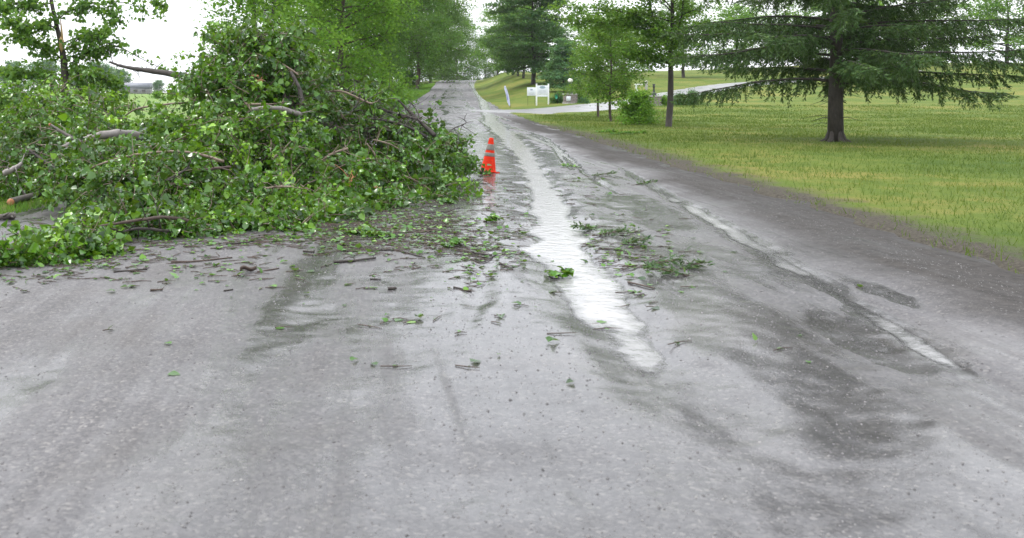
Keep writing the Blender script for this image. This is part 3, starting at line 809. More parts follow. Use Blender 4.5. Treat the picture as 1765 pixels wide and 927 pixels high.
# the snapped tree standing behind the heap on the left
def snapped_tree():
    d = 25.0; x0 = px(106, d); z0 = gz(x0, d) - .05; rng = np.random.RandomState(61)
    root = thing('snapped_tree', 'standing tree with a pale torn scar on its split dark trunk at far left', 'tree', (x0, d, z0), 0)
    o = np.array([x0, d, z0]); tk = MB()
    pts = np.array([P(112, 290, d), P(113, 200, d), P(112, 140, d), P(110, 105, d), P(106, 80, d), P(99, 50, d), P(91, 15, d), P(84, -25, d), P(80, -90, d)]) - o
    pts[0, 2] = 0
    tk.tube(pts, [.19, .13, .10, .088, .07, .058, .052, .045, .02], 9)
    link('trunk', tk.mesh('trunk', M['bark_dark'], True), root)
    sc_ = MB(); q = P(106, 78, d) - o                       # torn wedge, proud of the trunk on the camera side
    a = np.array([[.00, -.11, .22], [.055, -.09, .12], [.075, -.075, .0], [.03, -.115, -.2], [-.02, -.115, -.06], [-.04, -.1, .10]]) + q
    b_ = a + np.array([0.01, .1, 0])
    n = len(a); V = np.vstack([a, b_, [a.mean(0) + [0, -.012, 0]]])
    Fq = [[i, (i + 1) % n, n + (i + 1) % n, n + i] for i in range(n)]; Ft = [[2 * n, (i + 1) % n, i] for i in range(n)]
    sc_.add(V, [np.array(Fq), np.array(Ft)])
    spl = P(101, 35, d) - o; sc_.tube(np.array([q + [.03, -.02, .1], spl * .5 + q * .5 + [.05, -.04, .1], spl + [.05, -.03, .1]]), [.035, .025, .006], 6)
    link('torn_scar', sc_.mesh('torn_scar', M['pale_wood']), root, label='pale torn wood on the dark trunk')
    br = MB(); anch = []
    limbs = [[(104, 100), (85, 85), (55, 68), (20, 60)], [(112, 120), (135, 100), (165, 85), (200, 80)], [(95, 35), (125, 15), (160, 5), (205, 35)], [(88, 5), (60, 10), (30, 5), (5, 15)],
             [(110, 140), (80, 130), (40, 125), (10, 130)], [(112, 130), (140, 125), (170, 130), (200, 140)], [(99, 50), (70, 40), (40, 45), (15, 35)], [(107, 90), (130, 70), (150, 62), (185, 60)],
             [(84, -20), (150, -10), (220, 5), (265, 22)], [(83, -25), (40, -30), (0, -10), (-30, 10)], [(108, 75), (150, 62), (200, 80), (250, 105), (300, 125)], [(82, -30), (170, -40), (245, -5), (280, 10)],
             [(113, 150), (70, 160), (30, 165), (-10, 175)], [(112, 145), (150, 155), (185, 165), (215, 160)], [(112, 165), (60, 185), (20, 190)]]
    for i, l in enumerate(limbs):
        dd = d + rng.uniform(-1.3, .6); pp = np.array([P(a_, b2, d + (dd - d) * k / (len(l) - 1)) for k, (a_, b2) in enumerate(l)]) - o
        n = 10; tt = np.linspace(0, len(l) - 1, n); lp = np.stack([np.interp(tt, np.arange(len(l)), pp[:, k]) for k in range(3)], -1) + np.vstack([[0, 0, 0], rng.normal(size=(n - 1, 3)) * .02])
        br.tube(lp, np.linspace(.022, .005, n), 5, False)
        thin = .5 if i == 10 else (.7 if i in (8, 11) else 1.9)
        for k in range(2, n):
            for w in range(max(1, int(3 * thin + rng.rand()))):
                sp = polyl(lp[k], rng.normal(size=3) * [1, 1, .7], rng.uniform(.12, .5) * (.6 if i in (8, 10, 11) else 1), 4, rng, .15, .08)
                br.tube(sp, np.linspace(.006, .002, 4), 3, False); anch += [sp[1], sp[2], sp[3]]
    link('branches', br.mesh('branches', M['bark_dark'], True), root)
    A = np.array(anch); idx = np.repeat(np.arange(len(A)), rng.poisson(4.2, len(A)))
    pos = A[idx] + rng.normal(size=(len(idx), 3)) * .07
    V, Fa, tn, _ = leaf_geo(rng, pos, rng.uniform(.06, .13, len(pos)), LEAF6, LEAF6_F, .35, .35)
    link('crown', mesh_np('crown', V, Fa, M['leaf_left'], {'tint': tn}), root)
snapped_tree()

# ------------------------------------------------------------------ the fallen tree
BL = [  # px, py, distance, rx, ry, rz, twigs
    (430, 95, 17.2, .85, .7, .36, 200), (375, 130, 17, .5, .6, .5, 130), (482, 112, 17.3, .65, .6, .42, 150), (352, 175, 16.6, .42, .6, .55, 130),
    (430, 180, 16.6, .95, .7, .6, 300), (508, 170, 17, .6, .6, .55, 170), (545, 165, 17.5, .3, .4, .3, 40), (400, 240, 15.6, 1.0, .8, .55, 330), (328, 232, 16, .6, .6, .38, 170),
    (495, 240, 16.1, .9, .7, .5, 260), (560, 225, 16.8, .6, .6, .42, 170), (410, 60, 17.3, .5, .4, .12, 45), (365, 90, 17.2, .25, .3, .25, 40), (470, 68, 17.3, .4, .4, .18, 50),
    (625, 215, 17.4, .6, .6, .32, 150), (690, 228, 18, .5, .5, .32, 120), (755, 256, 18.5, .42, .5, .24, 110), (782, 245, 18.8, .2, .3, .12, 35), (600, 270, 16.4, .75, .7, .4, 230), (680, 275, 17, .75, .65, .36, 220),
    (745, 292, 17.6, .5, .5, .25, 120), (800, 283, 19.3, .28, .3, .1, 45), (610, 325, 15.6, .8, .55, .26, 200), (690, 325, 16, .75, .5, .2, 160), (758, 334, 16.3, .35, .35, .1, 60),
    (400, 330, 13.7, .75, .55, .3, 220), (318, 318, 14, .65, .6, .34, 200), (480, 330, 14.1, .75, .55, .34, 220), (548, 325, 14.6, .65, .55, .34, 190), (430, 362, 13, .55, .45, .22, 150),
    (500, 362, 13.1, .5, .35, .14, 100), (355, 375, 12.4, .6, .4, .14, 130), (258, 328, 13.1, .65, .55, .34, 190), (245, 282, 14.2, .75, .65, .34, 200), (205, 335, 12.8, .42, .45, .3, 140), (150, 290, 14.2, .65, .65, .3, 170),
    (215, 378, 11.6, .55, .4, .15, 120), (140, 405, 10.8, .5, .35, .1, 110), (60, 443, 9.75, .42, .22, .07, 90), (8, 452, 9.6, .3, .2, .07, 55), (290, 388, 11.7, .55, .35, .1, 100), (110, 430, 10.1, .4, .25, .08, 80), (400, 395, 12.0, .5, .25, .06, 60),
    (520, 262, 17.2, .7, .5, .45, 150), (470, 290, 16.4, .6, .5, .4, 120), (170, 425, 10.3, .25, .2, .05, 30), (100, 205, 18, 1.15, .8, .42, 240), (170, 198, 18.6, .5, .7, .38, 120), (45, 250, 17, .9, .8, .36, 190), (25, 300, 15.5, .7, .5, .26, 150), (118, 252, 16, .9, .7, .36, 190), (205, 245, 16.4, .6, .6, .28, 130),
    (75, 165, 19, .8, .7, .3, 60), (465, 397, 12.1, .5, .3, .07, 90), (560, 378, 13.3, .5, .3, .08, 90), (650, 360, 14.4, .5, .3, .07, 80), (270, 245, 16.4, .35, .5, .15, 50), (-40, 280, 16.5, .6, .7, .5, 120), (-60, 230, 18, .8, .7, .5, 120), (30, 205, 18.5, .5, .5, .15, 40),
    (560, 290, 15.4, .6, .5, .35, 150), (640, 170, 17.8, .4, .4, .2, 50), (590, 180, 17.4, .35, .4, .2, 60), (530, 395, 12.7, .4, .2, .05, 30), (620, 352, 14.9, .5, .25, .06, 45), (720, 350, 15.3, .5, .25, .05, 40), (320, 412, 11.4, .25, .12, .03, 20)]
LIMBS = [  # pixel path + distance, r0, r1, material
    ([(98, 258, 16), (130, 246, 16), (162, 236, 16), (192, 229, 16), (226, 231, 16.3), (300, 250, 16.6)], .045, .085, 'bark_smooth'),
    ([(82, 212, 15.4), (120, 236, 15.2), (165, 262, 15), (185, 276, 14.9)], .026, .03, 'bark'),
    ([(186, 105, 19), (205, 113, 19), (230, 118, 18.8), (260, 122, 18.6), (295, 127, 18.3), (330, 134, 18), (400, 150, 17.6)], .018, .08, 'bark_dark'),
    ([(215, 200, 17.5), (228, 190, 17.4), (240, 186, 17.3), (265, 182, 17.1), (310, 177, 16.9), (345, 178, 16.8)], .012, .022, 'twig'),
    ([(150, 292, 13.6), (185, 278, 13.6), (230, 266, 13.7), (280, 261, 13.8), (318, 261, 13.8), (345, 265, 13.8), (392, 281, 13.7)], .012, .024, 'twig'),
    ([(338, 294, 13.6), (365, 291, 13.6), (402, 287, 13.6)], .024, .02, 'bark_brown'),
    ([(240, 336, 13), (262, 322, 13), (300, 305, 13.2), (330, 285, 13.4)], .022, .012, 'bark_dark'),
    ([(500, 122, 16.6), (511, 140, 16.5), (519, 158, 16.4), (522, 185, 16.3)], .022, .034, 'bark_dark'),
    ([(684, 170, 18), (700, 186, 18), (716, 202, 17.9), (735, 220, 17.8), (752, 236, 17.7)], .016, .046, 'bark_dark'),
    ([(702, 172, 18.1), (715, 184, 18.1), (722, 198, 18), (724, 206, 17.9)], .008, .014, 'bark_dark'),
    ([(590, 152, 18), (612, 162, 18), (632, 170, 18), (655, 188, 17.9), (690, 198, 17.9), (725, 206, 17.8)], .02, .034, 'bark_dark'),
    ([(556, 162, 17.2), (578, 155, 17.1), (600, 160, 17), (622, 172, 17), (645, 180, 17)], .016, .022, 'twig'),
    ([(765, 240, 18.6), (778, 222, 18.7), (795, 216, 18.8), (806, 211, 18.9), (798, 205, 18.9)], .014, .006, 'bark_dark'),
    ([(548, 284, 15.2), (562, 270, 15.2), (580, 261, 15.2), (602, 255, 15.3)], .014, .02, 'twig'),
    ([(470, 274, 14.7), (482, 263, 14.8), (498, 256, 14.9), (520, 252, 15)], .018, .018, 'twig'),
    ([(598, 333, 14.7), (604, 315, 14.8), (609, 303, 14.9)], .016, .014, 'torn_wood'),
    ([(785, 289, 19.4), (812, 291, 19.8), (838, 297, 20.1)], .016, .012, 'bark_brown'),
    ([(440, 150, 16.7), (470, 160, 16.8), (510, 185, 16.8), (560, 215, 16.9), (640, 265, 17.1), (720, 300, 17.5)], .15, .1, 'bark'),
    ([(430, 190, 16), (462, 184, 16), (500, 190, 16.1), (520, 200, 16.2)], .03, .05, 'bark_smooth'),
    ([(600, 205, 17), (640, 203, 17.1), (700, 215, 17.4), (740, 240, 17.6)], .014, .026, 'bark_dark'),
    ([(620, 222, 16.9), (650, 218, 17), (690, 232, 17.2), (710, 250, 17.3)], .012, .02, 'bark_dark'),
    ([(630, 245, 16.2), (645, 262, 16.2), (652, 285, 16.2), (668, 300, 16.3)], .012, .02, 'twig'),
    ([(700, 205, 17.6), (712, 222, 17.6), (728, 232, 17.6), (735, 232, 17.6)], .01, .014, 'bark_dark'),
    ([(640, 240, 16.3), (668, 246, 16.3), (690, 258, 16.4)], .012, .014, 'twig'),
    ([(470, 100, 17), (490, 112, 16.9), (505, 122, 16.7), (515, 130, 16.7)], .012, .02, 'twig'),
    ([(500, 135, 16.8), (512, 112, 16.9), (522, 95, 17)], .014, .008, 'bark_dark'),
    ([(455, 325, 13.2), (480, 321, 13.2), (508, 322, 13.2)], .012, .014, 'twig'),
    ([(160, 392, 10.9), (230, 380, 11.1), (290, 372, 11.6), (340, 385, 11.8)], .014, .024, 'bark_brown'),
    ([(300, 400, 11.6), (240, 392, 11.3), (200, 402, 11)], .02, .012, 'bark_dark'),
    ([(48, 257, 15.6), (65, 270, 15.5), (90, 287, 15.3), (112, 300, 15.1)], .018, .026, 'bark_dark'),
    ([(5, 300, 14.8), (22, 292, 14.8), (40, 280, 14.9)], .05, .03, 'bark_smooth'),
    ([(420, 178, 16.1), (445, 180, 16), (460, 178, 16)], .02, .016, 'twig'),
    ([(640, 272, 16), (600, 280, 15.6), (560, 300, 15.2)], .012, .008, 'twig'),
    ([(690, 300, 16.1), (720, 312, 16), (745, 330, 16)], .012, .01, 'twig'),
    ([(760, 350, 15.4), (790, 345, 15.6), (815, 342, 15.8)], .01, .006, 'bark_dark'),
    ([(150, 240, 17.5), (170, 215, 17.8), (150, 180, 18), (158, 160, 18.2)], .012, .008, 'bark_brown'),
]
def fallen_tree():
    rng = np.random.RandomState(71)
    o = np.array([-0.5, 16.0, 0.0])
    root = thing('fallen_tree', 'heap of broken leafy branches from a fallen tree sprawled across the left of the road', 'fallen tree', tuple(o), 0)
    for pts, r0, r1, mt in LIMBS:
        pw = np.array([P(p[0], p[1], p[2] + (.25 if r0 > .12 else (-.4 if r1 > .03 else -.25))) for p in pts]) - o
        n = len(pw) * 4; tt = np.linspace(0, len(pw) - 1, n)
        lp = np.stack([np.interp(tt, np.arange(len(pw)), pw[:, k]) for k in range(3)], -1)
        for k in range(3): lp[:, k] = np.convolve(np.pad(lp[:, k], 2, 'edge'), np.ones(5) / 5, 'valid')
        lp[:, 2] = np.maximum(lp[:, 2], max(r0, r1) * .8) + rng.normal(size=n) * r0 * .12
        mb = MB(); mb.tube(lp, np.linspace(r0, r1, n) * rng.uniform(.86, 1.14, n), 9)
        for k in range(2, n - 1, 2):
            sp = polyl(lp[k], rng.normal(size=3) + (lp[k] - lp[k - 1]) / np.linalg.norm(lp[k] - lp[k - 1]) * .8, rng.uniform(.08, .5), 5, rng, .2, .04); mb.tube(sp, np.linspace(min(r0, .02) * .55, .0025, 5), 4)
        br = link('limb' if max(r0, r1) > .04 else 'branch', mb.mesh('branch', M[mt], True), root)
        if mt == 'bark' and r0 < .2:
            e = MB(); dv_ = lp[0] - lp[1]; dv_ /= np.linalg.norm(dv_)
            e.tube(np.array([lp[0] - dv_ * .02, lp[0] + dv_ * .015, lp[0] + dv_ * .03]), [r0 * 1.02, r0 * .95, r0 * .3], 8)
            link('torn_end', e.mesh('torn_end', M['torn_wood']), br)
    for k in range(34):                                    # bare dark twigs bristling out of the right flank
        a = P(rng.uniform(560, 695), rng.uniform(185, 275), rng.uniform(16.3, 17.4))
        if a[2] < .25: continue
        dd = np.array([rng.uniform(-.6, 1.0), rng.normal() * .4, rng.uniform(.1, .9)]); ln = rng.uniform(.35, .95); r = rng.uniform(.006, .013)
        sp = polyl(a - o, dd / np.linalg.norm(dd), ln, 8, rng, .13, .03); mb = MB(); mb.tube(sp, np.linspace(r, .003, 8), 5)
        for q in range(2, 7, 2): mb.tube(polyl(sp[q], dd + rng.normal(size=3) * .7, ln * .3, 4, rng, .15, .0), np.linspace(r * .5, .002, 4), 4)
        link('branch', mb.mesh('branch', M['bark_dark' if k % 3 else 'bark_brown'], True), root)
    # splintered orange heartwood where the trunk tore
    for k, (p, s) in enumerate([((443, 141, 16.4), 1.0), ((236, 285, 13.4), .7), ((652, 323, 14.9), .4)]):
        mb = MB(); c = P(*p) - o
        for q in range(7):
            dd = rng.normal(size=3) * [1, .5, .35]; dd /= np.linalg.norm(dd)
            a = c + rng.normal(size=3) * .04 * s; mb.tube(np.array([a - dd * .09 * s, a, a + dd * .1 * s]), np.array([.018, .022, .004]) * s, 5)
        link('splinter', mb.mesh('splinter', M['torn_wood']), root)
    # twigs and leaves
    tw = MB(); pos = []; dirs = []; tint = []; siz = []
    for (x, y, d, rx, ry, rz, nt_) in BL:
        c = P(x, y, d); bt = rng.normal(.36, .09)
        lowp = rz < .16
        for i in range(int(nt_ * .62) + 2):
            v = rng.normal(size=3); v /= np.linalg.norm(v); v *= rng.uniform(.1, 1) ** .45
            p0 = c + v * [rx, ry, rz] * .92
            if p0[2] < .03: p0[2] = rng.uniform(.02, .12 if lowp else .2)
            hol = float(fbm(p0[0] * 1.3 + p0[2] * .9 + 7, p0[2] * 1.5 - p0[1] * .8 + 3, 2))
            if hol < -.18 and not lowp and rng.rand() < .62: continue
            dd = rng.normal(size=3) * [1, 1, .55] + v * [.6, .5, .5]; dd /= np.linalg.norm(dd)
            ln = rng.uniform(.3, .85) * (1.35 if rng.rand() < .15 else 1) * (.55 if lowp else 1) * min(1, .55 + rx * .6)
            sp = polyl(p0, dd, ln, 7, rng, .16, .13 if not lowp else .05)
            sp[:, 2] = np.maximum(sp[:, 2], .012)
            tw.tube(sp - o, np.linspace(.008, .0025, 7), 4, False)
            st_ = np.clip(bt + rng.normal() * .2, .0, .98); ls = rng.uniform(.75, 1.15)
            for q in range(int(ln * rng.uniform(34, 58)) + 4):
                u = 6 * rng.uniform(.1, 1) ** .7; k = min(5, int(u)); pp = sp[k] + (sp[k + 1] - sp[k]) * (u - k)
                g = (sp[k + 1] - sp[k]) / ln * 6; side = rng.normal(size=3)
                pos.append(pp + side * .04); dirs.append(g * .6 + side * .5 + np.array([0, 0, -.25])); tint.append(st_); siz.append(rng.choice([rng.uniform(.03, .06), rng.uniform(.06, .1), rng.uniform(.09, .14)], p=[.34, .46, .2]) * ls * .88)
    pos = np.array(pos); dirs = np.array(dirs); siz = np.array(siz); tint = np.clip(np.array(tint) + rng.normal(0, .13, len(pos)), 0, 1)
    pos[:, 2] = np.maximum(pos[:, 2], .02)
    V, Fa, tn, (dd, bb, nn, fold, _) = leaf_geo(rng, pos - o, siz, LEAF6, LEAF6_F, .34, .5, dirs, tint)
    V[:, 2] = np.maximum(V[:, 2], .012)
    link('twigs', tw.mesh('twigs', M['twig'], True), root)
    # the leaves that show largest are pieces of their own
    view = pos - np.array([0, 0, H]); dist = np.linalg.norm(view, axis=1)
    fac = abs((nn * view).sum(1)) / dist
    xp = CX + pos[:, 0] / pos[:, 1] * F
    score = siz / dist * (.3 + fac) * (xp > -5)
    big = np.argsort(-score)[:300]
    rest = np.ones(len(pos), bool); rest[big] = False
    nv, nf = 7, 6
    Vr = V.reshape(-1, nv, 3)[rest].reshape(-1, 3); tr_ = tn.reshape(-1, nv)[rest].ravel()
    Fr = (LEAF6_F[None] + (np.arange(rest.sum()) * nv)[:, None, None]).reshape(-1, 3)
    link('foliage', mesh_np('foliage', Vr, Fr, M['leaf_pile'], {'tint': tr_}), root, kind='stuff')
    tm = [mesh_np('leaf', LEAF6 * [1, 1, f], LEAF6_F, M['leaf_pile'], {'tint': np.full(7, t)}) for f, t in ((.6, .3), (1.0, .45), (1.6, .6), (1.2, .75))]
    from mathutils import Matrix
    for q, i in enumerate(big):
        lf = link('leaf', tm[q % 4], root)
        Rm = Matrix((dd[i], bb[i], nn[i])).transposed().to_4x4()
        z = pos[i] - o; z[2] = max(z[2], .05)
        lf.matrix_local = Matrix.Translation(z) @ Rm @ Matrix.Diagonal((siz[i],) * 3).to_4x4()
fallen_tree()

# ------------------------------------------------------------------ traffic cone
def cone():
    p = flat(841, 298); s = 0.74
    root = thing('traffic_cone', 'orange traffic cone with two grey bands, leaning at the end of the fallen branches', 'traffic cone', (p[0], p[1], float(road_z(p[0], p[1])) + .012))
    root.rotation_euler = (math.radians(-2), math.radians(7), math.radians(12))
    b = MB(); b.box((0, 0, .012), (.39, .39, .024)); base = link('base', b.mesh('base', M['cone']), root); bevel(base, .008)
    def r(z): return .166 + (.043 - .166) * (z - .03) / (s - .03)
    body = MB()
    prof = [(.184, .022), (.175, .03)] + [(r(z), z) for z in np.linspace(.045, s - .012, 14)] + [(.037, s - .003), (.03, s), (.02, s - .004), (.018, s - .05)]
    body.lathe(prof, 32)
    link('body', body.mesh('body', M['cone'], True), root)
    for z0, z1, nm in ((.47, .60, 'upper_band'), (.335, .415, 'lower_band')):
        q = MB(); q.lathe([(r(z0) + .0005, z0)] + [(r(z) + .003, z) for z in np.linspace(z0 + .002, z1 - .002, 5)] + [(r(z1) + .0005, z1)], 32)
        link('reflective_band', q.mesh(nm, M['band'], True), root)
cone()

# ------------------------------------------------------------------ signs, banner, pillars beyond the driveway
def at(x, d): X = px(x, d); return X, d, gz(X, d) + .05
SC = 87.0
def entry_sign():
    X, Y, Z = at(935, SC)
    root = thing('entrance_sign', 'white two-post entrance sign with a grey-blue oval emblem', 'sign', (X, Y, Z))
    for s in (-1, 1):
        b = MB(); b.box((s * .54, 0, .92), (.12, .12, 1.96)); o = link('post', b.mesh('post', M['white_paint']), root); bevel(o, .008)
        c = MB(); c.box((s * .54, 0, 1.915), (.15, .15, .03)); link('post_cap', c.mesh('post_cap', M['white_paint']), o)
    b = MB(); b.box((0, 0, 1.37), (.955, .05, .80)); bd = link('board', b.mesh('board', M['board_face']), root); bevel(bd, .006)
    b = MB(); b.box((0, 0, .845), (.955, .045, .2)); bd2 = link('lower_board', b.mesh('lower_board', M['board_face']), root); bevel(bd2, .006)
    e = MB(); an = np.linspace(0, 2 * PI, 32, endpoint=False)
    V = np.stack([.27 * np.cos(an), np.full(32, -.028), 1.6 + .13 * np.sin(an)], -1)
    e.add(np.vstack([V, [[0, -.028, 1.6]]]), np.stack([np.full(32, 32), np.arange(32), (np.arange(32) + 1) % 32], -1))
    link('emblem', e.mesh('emblem', M['emblem']), bd)
    k = MB()
    for q, w in ((1.66, .1), (1.6, .22), (1.54, .14)): k.box((0, -.03, q), (w, .003, .02))
    link('emblem_lettering', k.mesh('emblem_lettering', M['emblem_ink']), bd)
    k = MB()
    for q, w in ((1.36, .6), (1.27, .7), (1.18, .62), (1.09, .5)): k.box((0, -.0275, q), (w, .003, .03))
    link('lettering', k.mesh('lettering', M['faint_ink']), bd)
def small_sign():
    X, Y, Z = at(916, SC + 1.6)
    root = thing('small_sign', 'smaller white notice board left of the two-post entrance sign', 'sign', (X, Y, Z))
    b = MB(); b.box((0, 0, 1.25), (.80, .035, .78)); bd = link('board', b.mesh('board', M['board_face']), root); bevel(bd, .006)
    k = MB()
    for a, q, w, h in ((-.06, 1.46, .07, .09), (.05, 1.46, .08, .1), (0, 1.38, .2, .03)): k.box((a, -.02, q), (w, .003, h))
    link('emblem', k.mesh('emblem', M['emblem_ink']), bd)
    k = MB()
    for q, w in ((1.13, .46), (1.05, .5), (.97, .4)): k.box((0, -.02, q), (w, .003, .03))
    link('lettering', k.mesh('lettering', M['faint_ink']), bd)
    for s in (-1, 1):
        p_ = MB(); p_.tube(np.array([[s * .33, .03, -.1], [s * .33, .03, 1.5]]), [.014, .014], 8); link('stake', p_.mesh('stake', M['black_iron']), root)
def banner():
    X, Y, Z = at(879, SC - 2)
    root = thing('feather_banner', 'white and blue feather banner leaning left beside the road', 'banner', (X, Y, Z))
    n = 16; t = np.linspace(0, 1, n)
    mast = np.stack([.02 - .42 * t ** 2.0, 0 * t, .0 + 1.98 * t], -1)
    b = MB(); b.tube(mast, np.linspace(.02, .008, n), 8); link('pole', b.mesh('pole', M['black_iron'], True), root)
    tt = np.linspace(.12, 1, 22); mx = .02 - .42 * tt ** 2.0; mz = 1.98 * tt
    w = .22 * np.clip((tt - .1) / .2, 0.05, 1) ** .6 * np.clip((1.03 - tt) / .16, 0, 1) ** .5
    V = []; m = 7
    for i in range(22):
        for j in range(m):
            u = j / (m - 1); V.append((mx[i] - w[i] * u, -.015 + .05 * math.sin(5 * u + tt[i] * 7) * u, mz[i] - .10 * u * (1 - tt[i])))
    V = np.array(V); i = np.arange(21)[:, None] * m; j = np.arange(m - 1)[None, :]
    Fq = np.stack([i + j, i + j + 1, i + m + j + 1, i + m + j], -1).reshape(-1, 4)
    me = mesh_np('cloth', V, Fq, M['flag'], None, True); c = link('cloth', me, root)
    sm = c.modifiers.new('thick', 'SOLIDIFY'); sm.thickness = .006; sm.offset = 0
    sub = []
    for a in range(6, 12):
        for b_ in range(3, 5): sub.append([a * m + b_, a * m + b_ + 1, (a + 1) * m + b_ + 1, (a + 1) * m + b_])
    used = np.unique(sub); rm = {k: q for q, k in enumerate(used)}
    link('print', mesh_np('print', V[used] + [0, -.008, 0], np.array([[rm[k] for k in f] for f in sub]), M['flag_ink'], None, True), c)
def pillar(label, x, d, plaque=True, sc=1.0, globe=True):
    X, Y, Z = at(x, d)
    root = thing('stone_pillar', label, 'pillar', (X, Y, Z - .05), -.12, 'stone pillars flanking the driveway')
    root.scale = (sc, sc, sc)
    b = MB(); b.box((0, 0, .05), (1.36, .86, .12)); o = link('plinth', b.mesh('plinth', M['concrete']), root); bevel(o, .015)
    b = MB(); b.box((0, 0, .45), (1.14, .64, .74)); core = link('core', b.mesh('core', M['concrete']), root)
    rng = np.random.RandomState(int(x))
    zs = np.linspace(.112, .822, 6)
    for k in range(5):
        h = zs[k + 1] - zs[k] - .012; xs = np.concatenate([[-.6], np.sort(rng.uniform(-.45, .45, 3)), [.6]])
        xs = np.linspace(-.6, .6, 5) + np.array([0, *(rng.uniform(-.09, .09, 3) + (.1 if k % 2 else -.05)), 0])
        for a, c in zip(xs[:-1], xs[1:]):
            b = MB(); b.box(((a + c) / 2, 0, zs[k] + h / 2 + .004), (c - a - .014, .68 + rng.uniform(-.01, .025), h)); o = link('stone', b.mesh('stone', M['pillar']), core); bevel(o, .012, 1)
    b = MB(); b.box((0, 0, .875), (1.32, .82, .09)); o = link('cap', b.mesh('cap', M['concrete']), root); bevel(o, .015)
    if plaque:
        b = MB(); b.box((-.2, -.365, .46), (.38, .03, .44)); pl = link('plaque', b.mesh('plaque', M['board_face']), root)
        k = MB()
        for q in (.58, .5, .42, .34): k.box((-.2, -.382, q), (.24, .003, .025))
        link('lettering', k.mesh('lettering', M['faint_ink']), pl)
    lp = MB(); lp.lathe([(.27, .92), (.27, .97), (.22, 1.02), (.24, 1.1), (.15, 1.2), (.09, 1.26), (.11, 1.32), (.08, 1.38), (.075, 1.62), (.12, 1.68), (.12, 1.72), (.08, 1.78), (.15, 1.93), (.02, 1.95)], 20)
    lo = link('lamp_post', lp.mesh('lamp_post', M['black_iron'], True), root)
    if globe:
        an = np.linspace(-PI / 2, PI / 2, 14); g = MB(); g.lathe([(max(.003, .225 * math.cos(a)), 2.1 + .19 * math.sin(a)) for a in an], 24)
        link('globe', g.mesh('globe', M['globe'], True), lo)
entry_sign(); small_sign(); banner()
pillar('stone pillar with plaque and white globe lamp beside the entrance sign', 983, 86, True)
pillar('second stone pillar with dark lamp, half behind the round shrub', 1127, 82, False, .96, False)
def green_marker():
    X, Y, Z = at(960, 86.5)
    root = thing('green_marker', 'small green oval marker on a thin stake left of the stone pillar', 'marker', (X, Y, Z))
    b = MB(); b.tube(np.array([[.06, 0, -.1], [.06, 0, .9]]), [.02, .02], 8); link('stake', b.mesh('stake', M['black_iron']), root)
    an = np.linspace(0, 2 * PI, 20, endpoint=False); V = np.stack([-.06 + .13 * np.cos(an), 0 * an, .66 + .22 * np.sin(an)], -1)
    V = np.vstack([V + [0, -.035, 0], V + [0, -.02, 0]]); k = np.arange(20)
    me = MB(); me.add(V, [np.stack([k, (k + 1) % 20, 20 + (k + 1) % 20, 20 + k], -1), k[None, :], (k + 20)[None, ::-1]]); link('plate', me.mesh('plate', M['green_sign']), root)
green_marker()
def white_post(name, label, x, d, h, w, mat, roof):
    X, Y, Z = at(x, d); root = thing(name, label, 'post', (X, Y, Z))
    b = MB(); b.box((0, 0, h / 2 - .05), (w, w, h + .1)); o = link('shaft', b.mesh('shaft', M[mat]), root); bevel(o, .01)
    b = MB()
    if roof: b.box((.22, 0, h + .06), (.75, .35, .12)); nm = 'box'
    else: b.lathe([(w * .75, h), (w * .75, h + .05), (.01, h + .16)], 12); nm = 'cap'
    o = link(nm, b.mesh(nm, M[mat]), root); bevel(o, .01)
white_post('white_post', 'white post with a pale box on top beside the driveway bend', 1097, 104, .95, .2, 'white_paint', True)
white_post('grey_post', 'squat grey post right of the white post on the slope', 1114, 112, .95, .26, 'concrete', False)
for i, (x, d, r, h, lm, lab) in enumerate([(962, 88, .8, 1.0, 'leaf_dark', 'dark low shrub behind the left side of the stone pillar with the plaque'),
        (1000, 88.5, .9, 1.1, 'leaf_sap', 'green low shrub behind the right side of the stone pillar with the plaque'), (1006, 85.5, .55, .5, 'leaf_blue', 'small pale shrub at the right foot of the stone pillar with the plaque'),
        (1146, 82, .7, .8, 'leaf_bright', 'pale shrub right of the second stone pillar'), (1172, 82.5, .9, .95, 'leaf_dark', 'dark shrub right of the thick lawn trunk'),
        (1195, 83, 1.0, 1.2, 'leaf_dark', 'dark shrub behind the tips of the spruce boughs')]):
    bush('garden_shrub', lab, px(x, d), d, r, h, lm, 80 + i, 1800, .13, 'shrubs around the driveway pillars')

# ------------------------------------------------------------------ far left: fence, barn, tree line
def fence():
    root = thing('paddock_fence', 'thin grey rail fence along the far edge of the left field', 'fence', (px(270, 255), 255, gz(px(270, 255), 255)))
    for k in range(15):
        b = MB(); b.box((-18 + k * 2.6, 0, .6), (.16, .16, 1.5)); link('post', b.mesh('post', M['fence']), root)
    for z in (.45, .85, 1.25):
        b = MB(); b.box((0.2, -.1, z), (37, .05, .14)); link('rail', b.mesh('rail', M['fence']), root)
fence()
def barn():
    d = 330; X = px(238, d); root = thing('barn', 'low grey barn at the edge of the far left field', 'building', (X, d, gz(X, d) - .1))
    b = MB(); b.box((0, 0, 1.2), (8.4, 6, 2.4)); link('wall', b.mesh('wall', M['barn']), root)
    r = MB(); V = np.array([[-4.7, -3.5, 2.3], [4.7, -3.5, 2.3], [4.7, 3.5, 2.3], [-4.7, 3.5, 2.3], [-4.7, 0, 4.0], [4.7, 0, 4.0]])
    r.add(V, [np.array([[0, 1, 5, 4], [2, 3, 4, 5], [0, 3, 2, 1]]), np.array([[0, 4, 3], [1, 2, 5]])]); link('roof', r.mesh('roof', M['roof']), root)
    for q in (-2.6, 0, 2.6):
        b = MB(); b.box((q, -3.02, 1.2), (1.1, .1, 1.0)); link('window', b.mesh('window', M['black_iron']), root)
barn()
ft = None
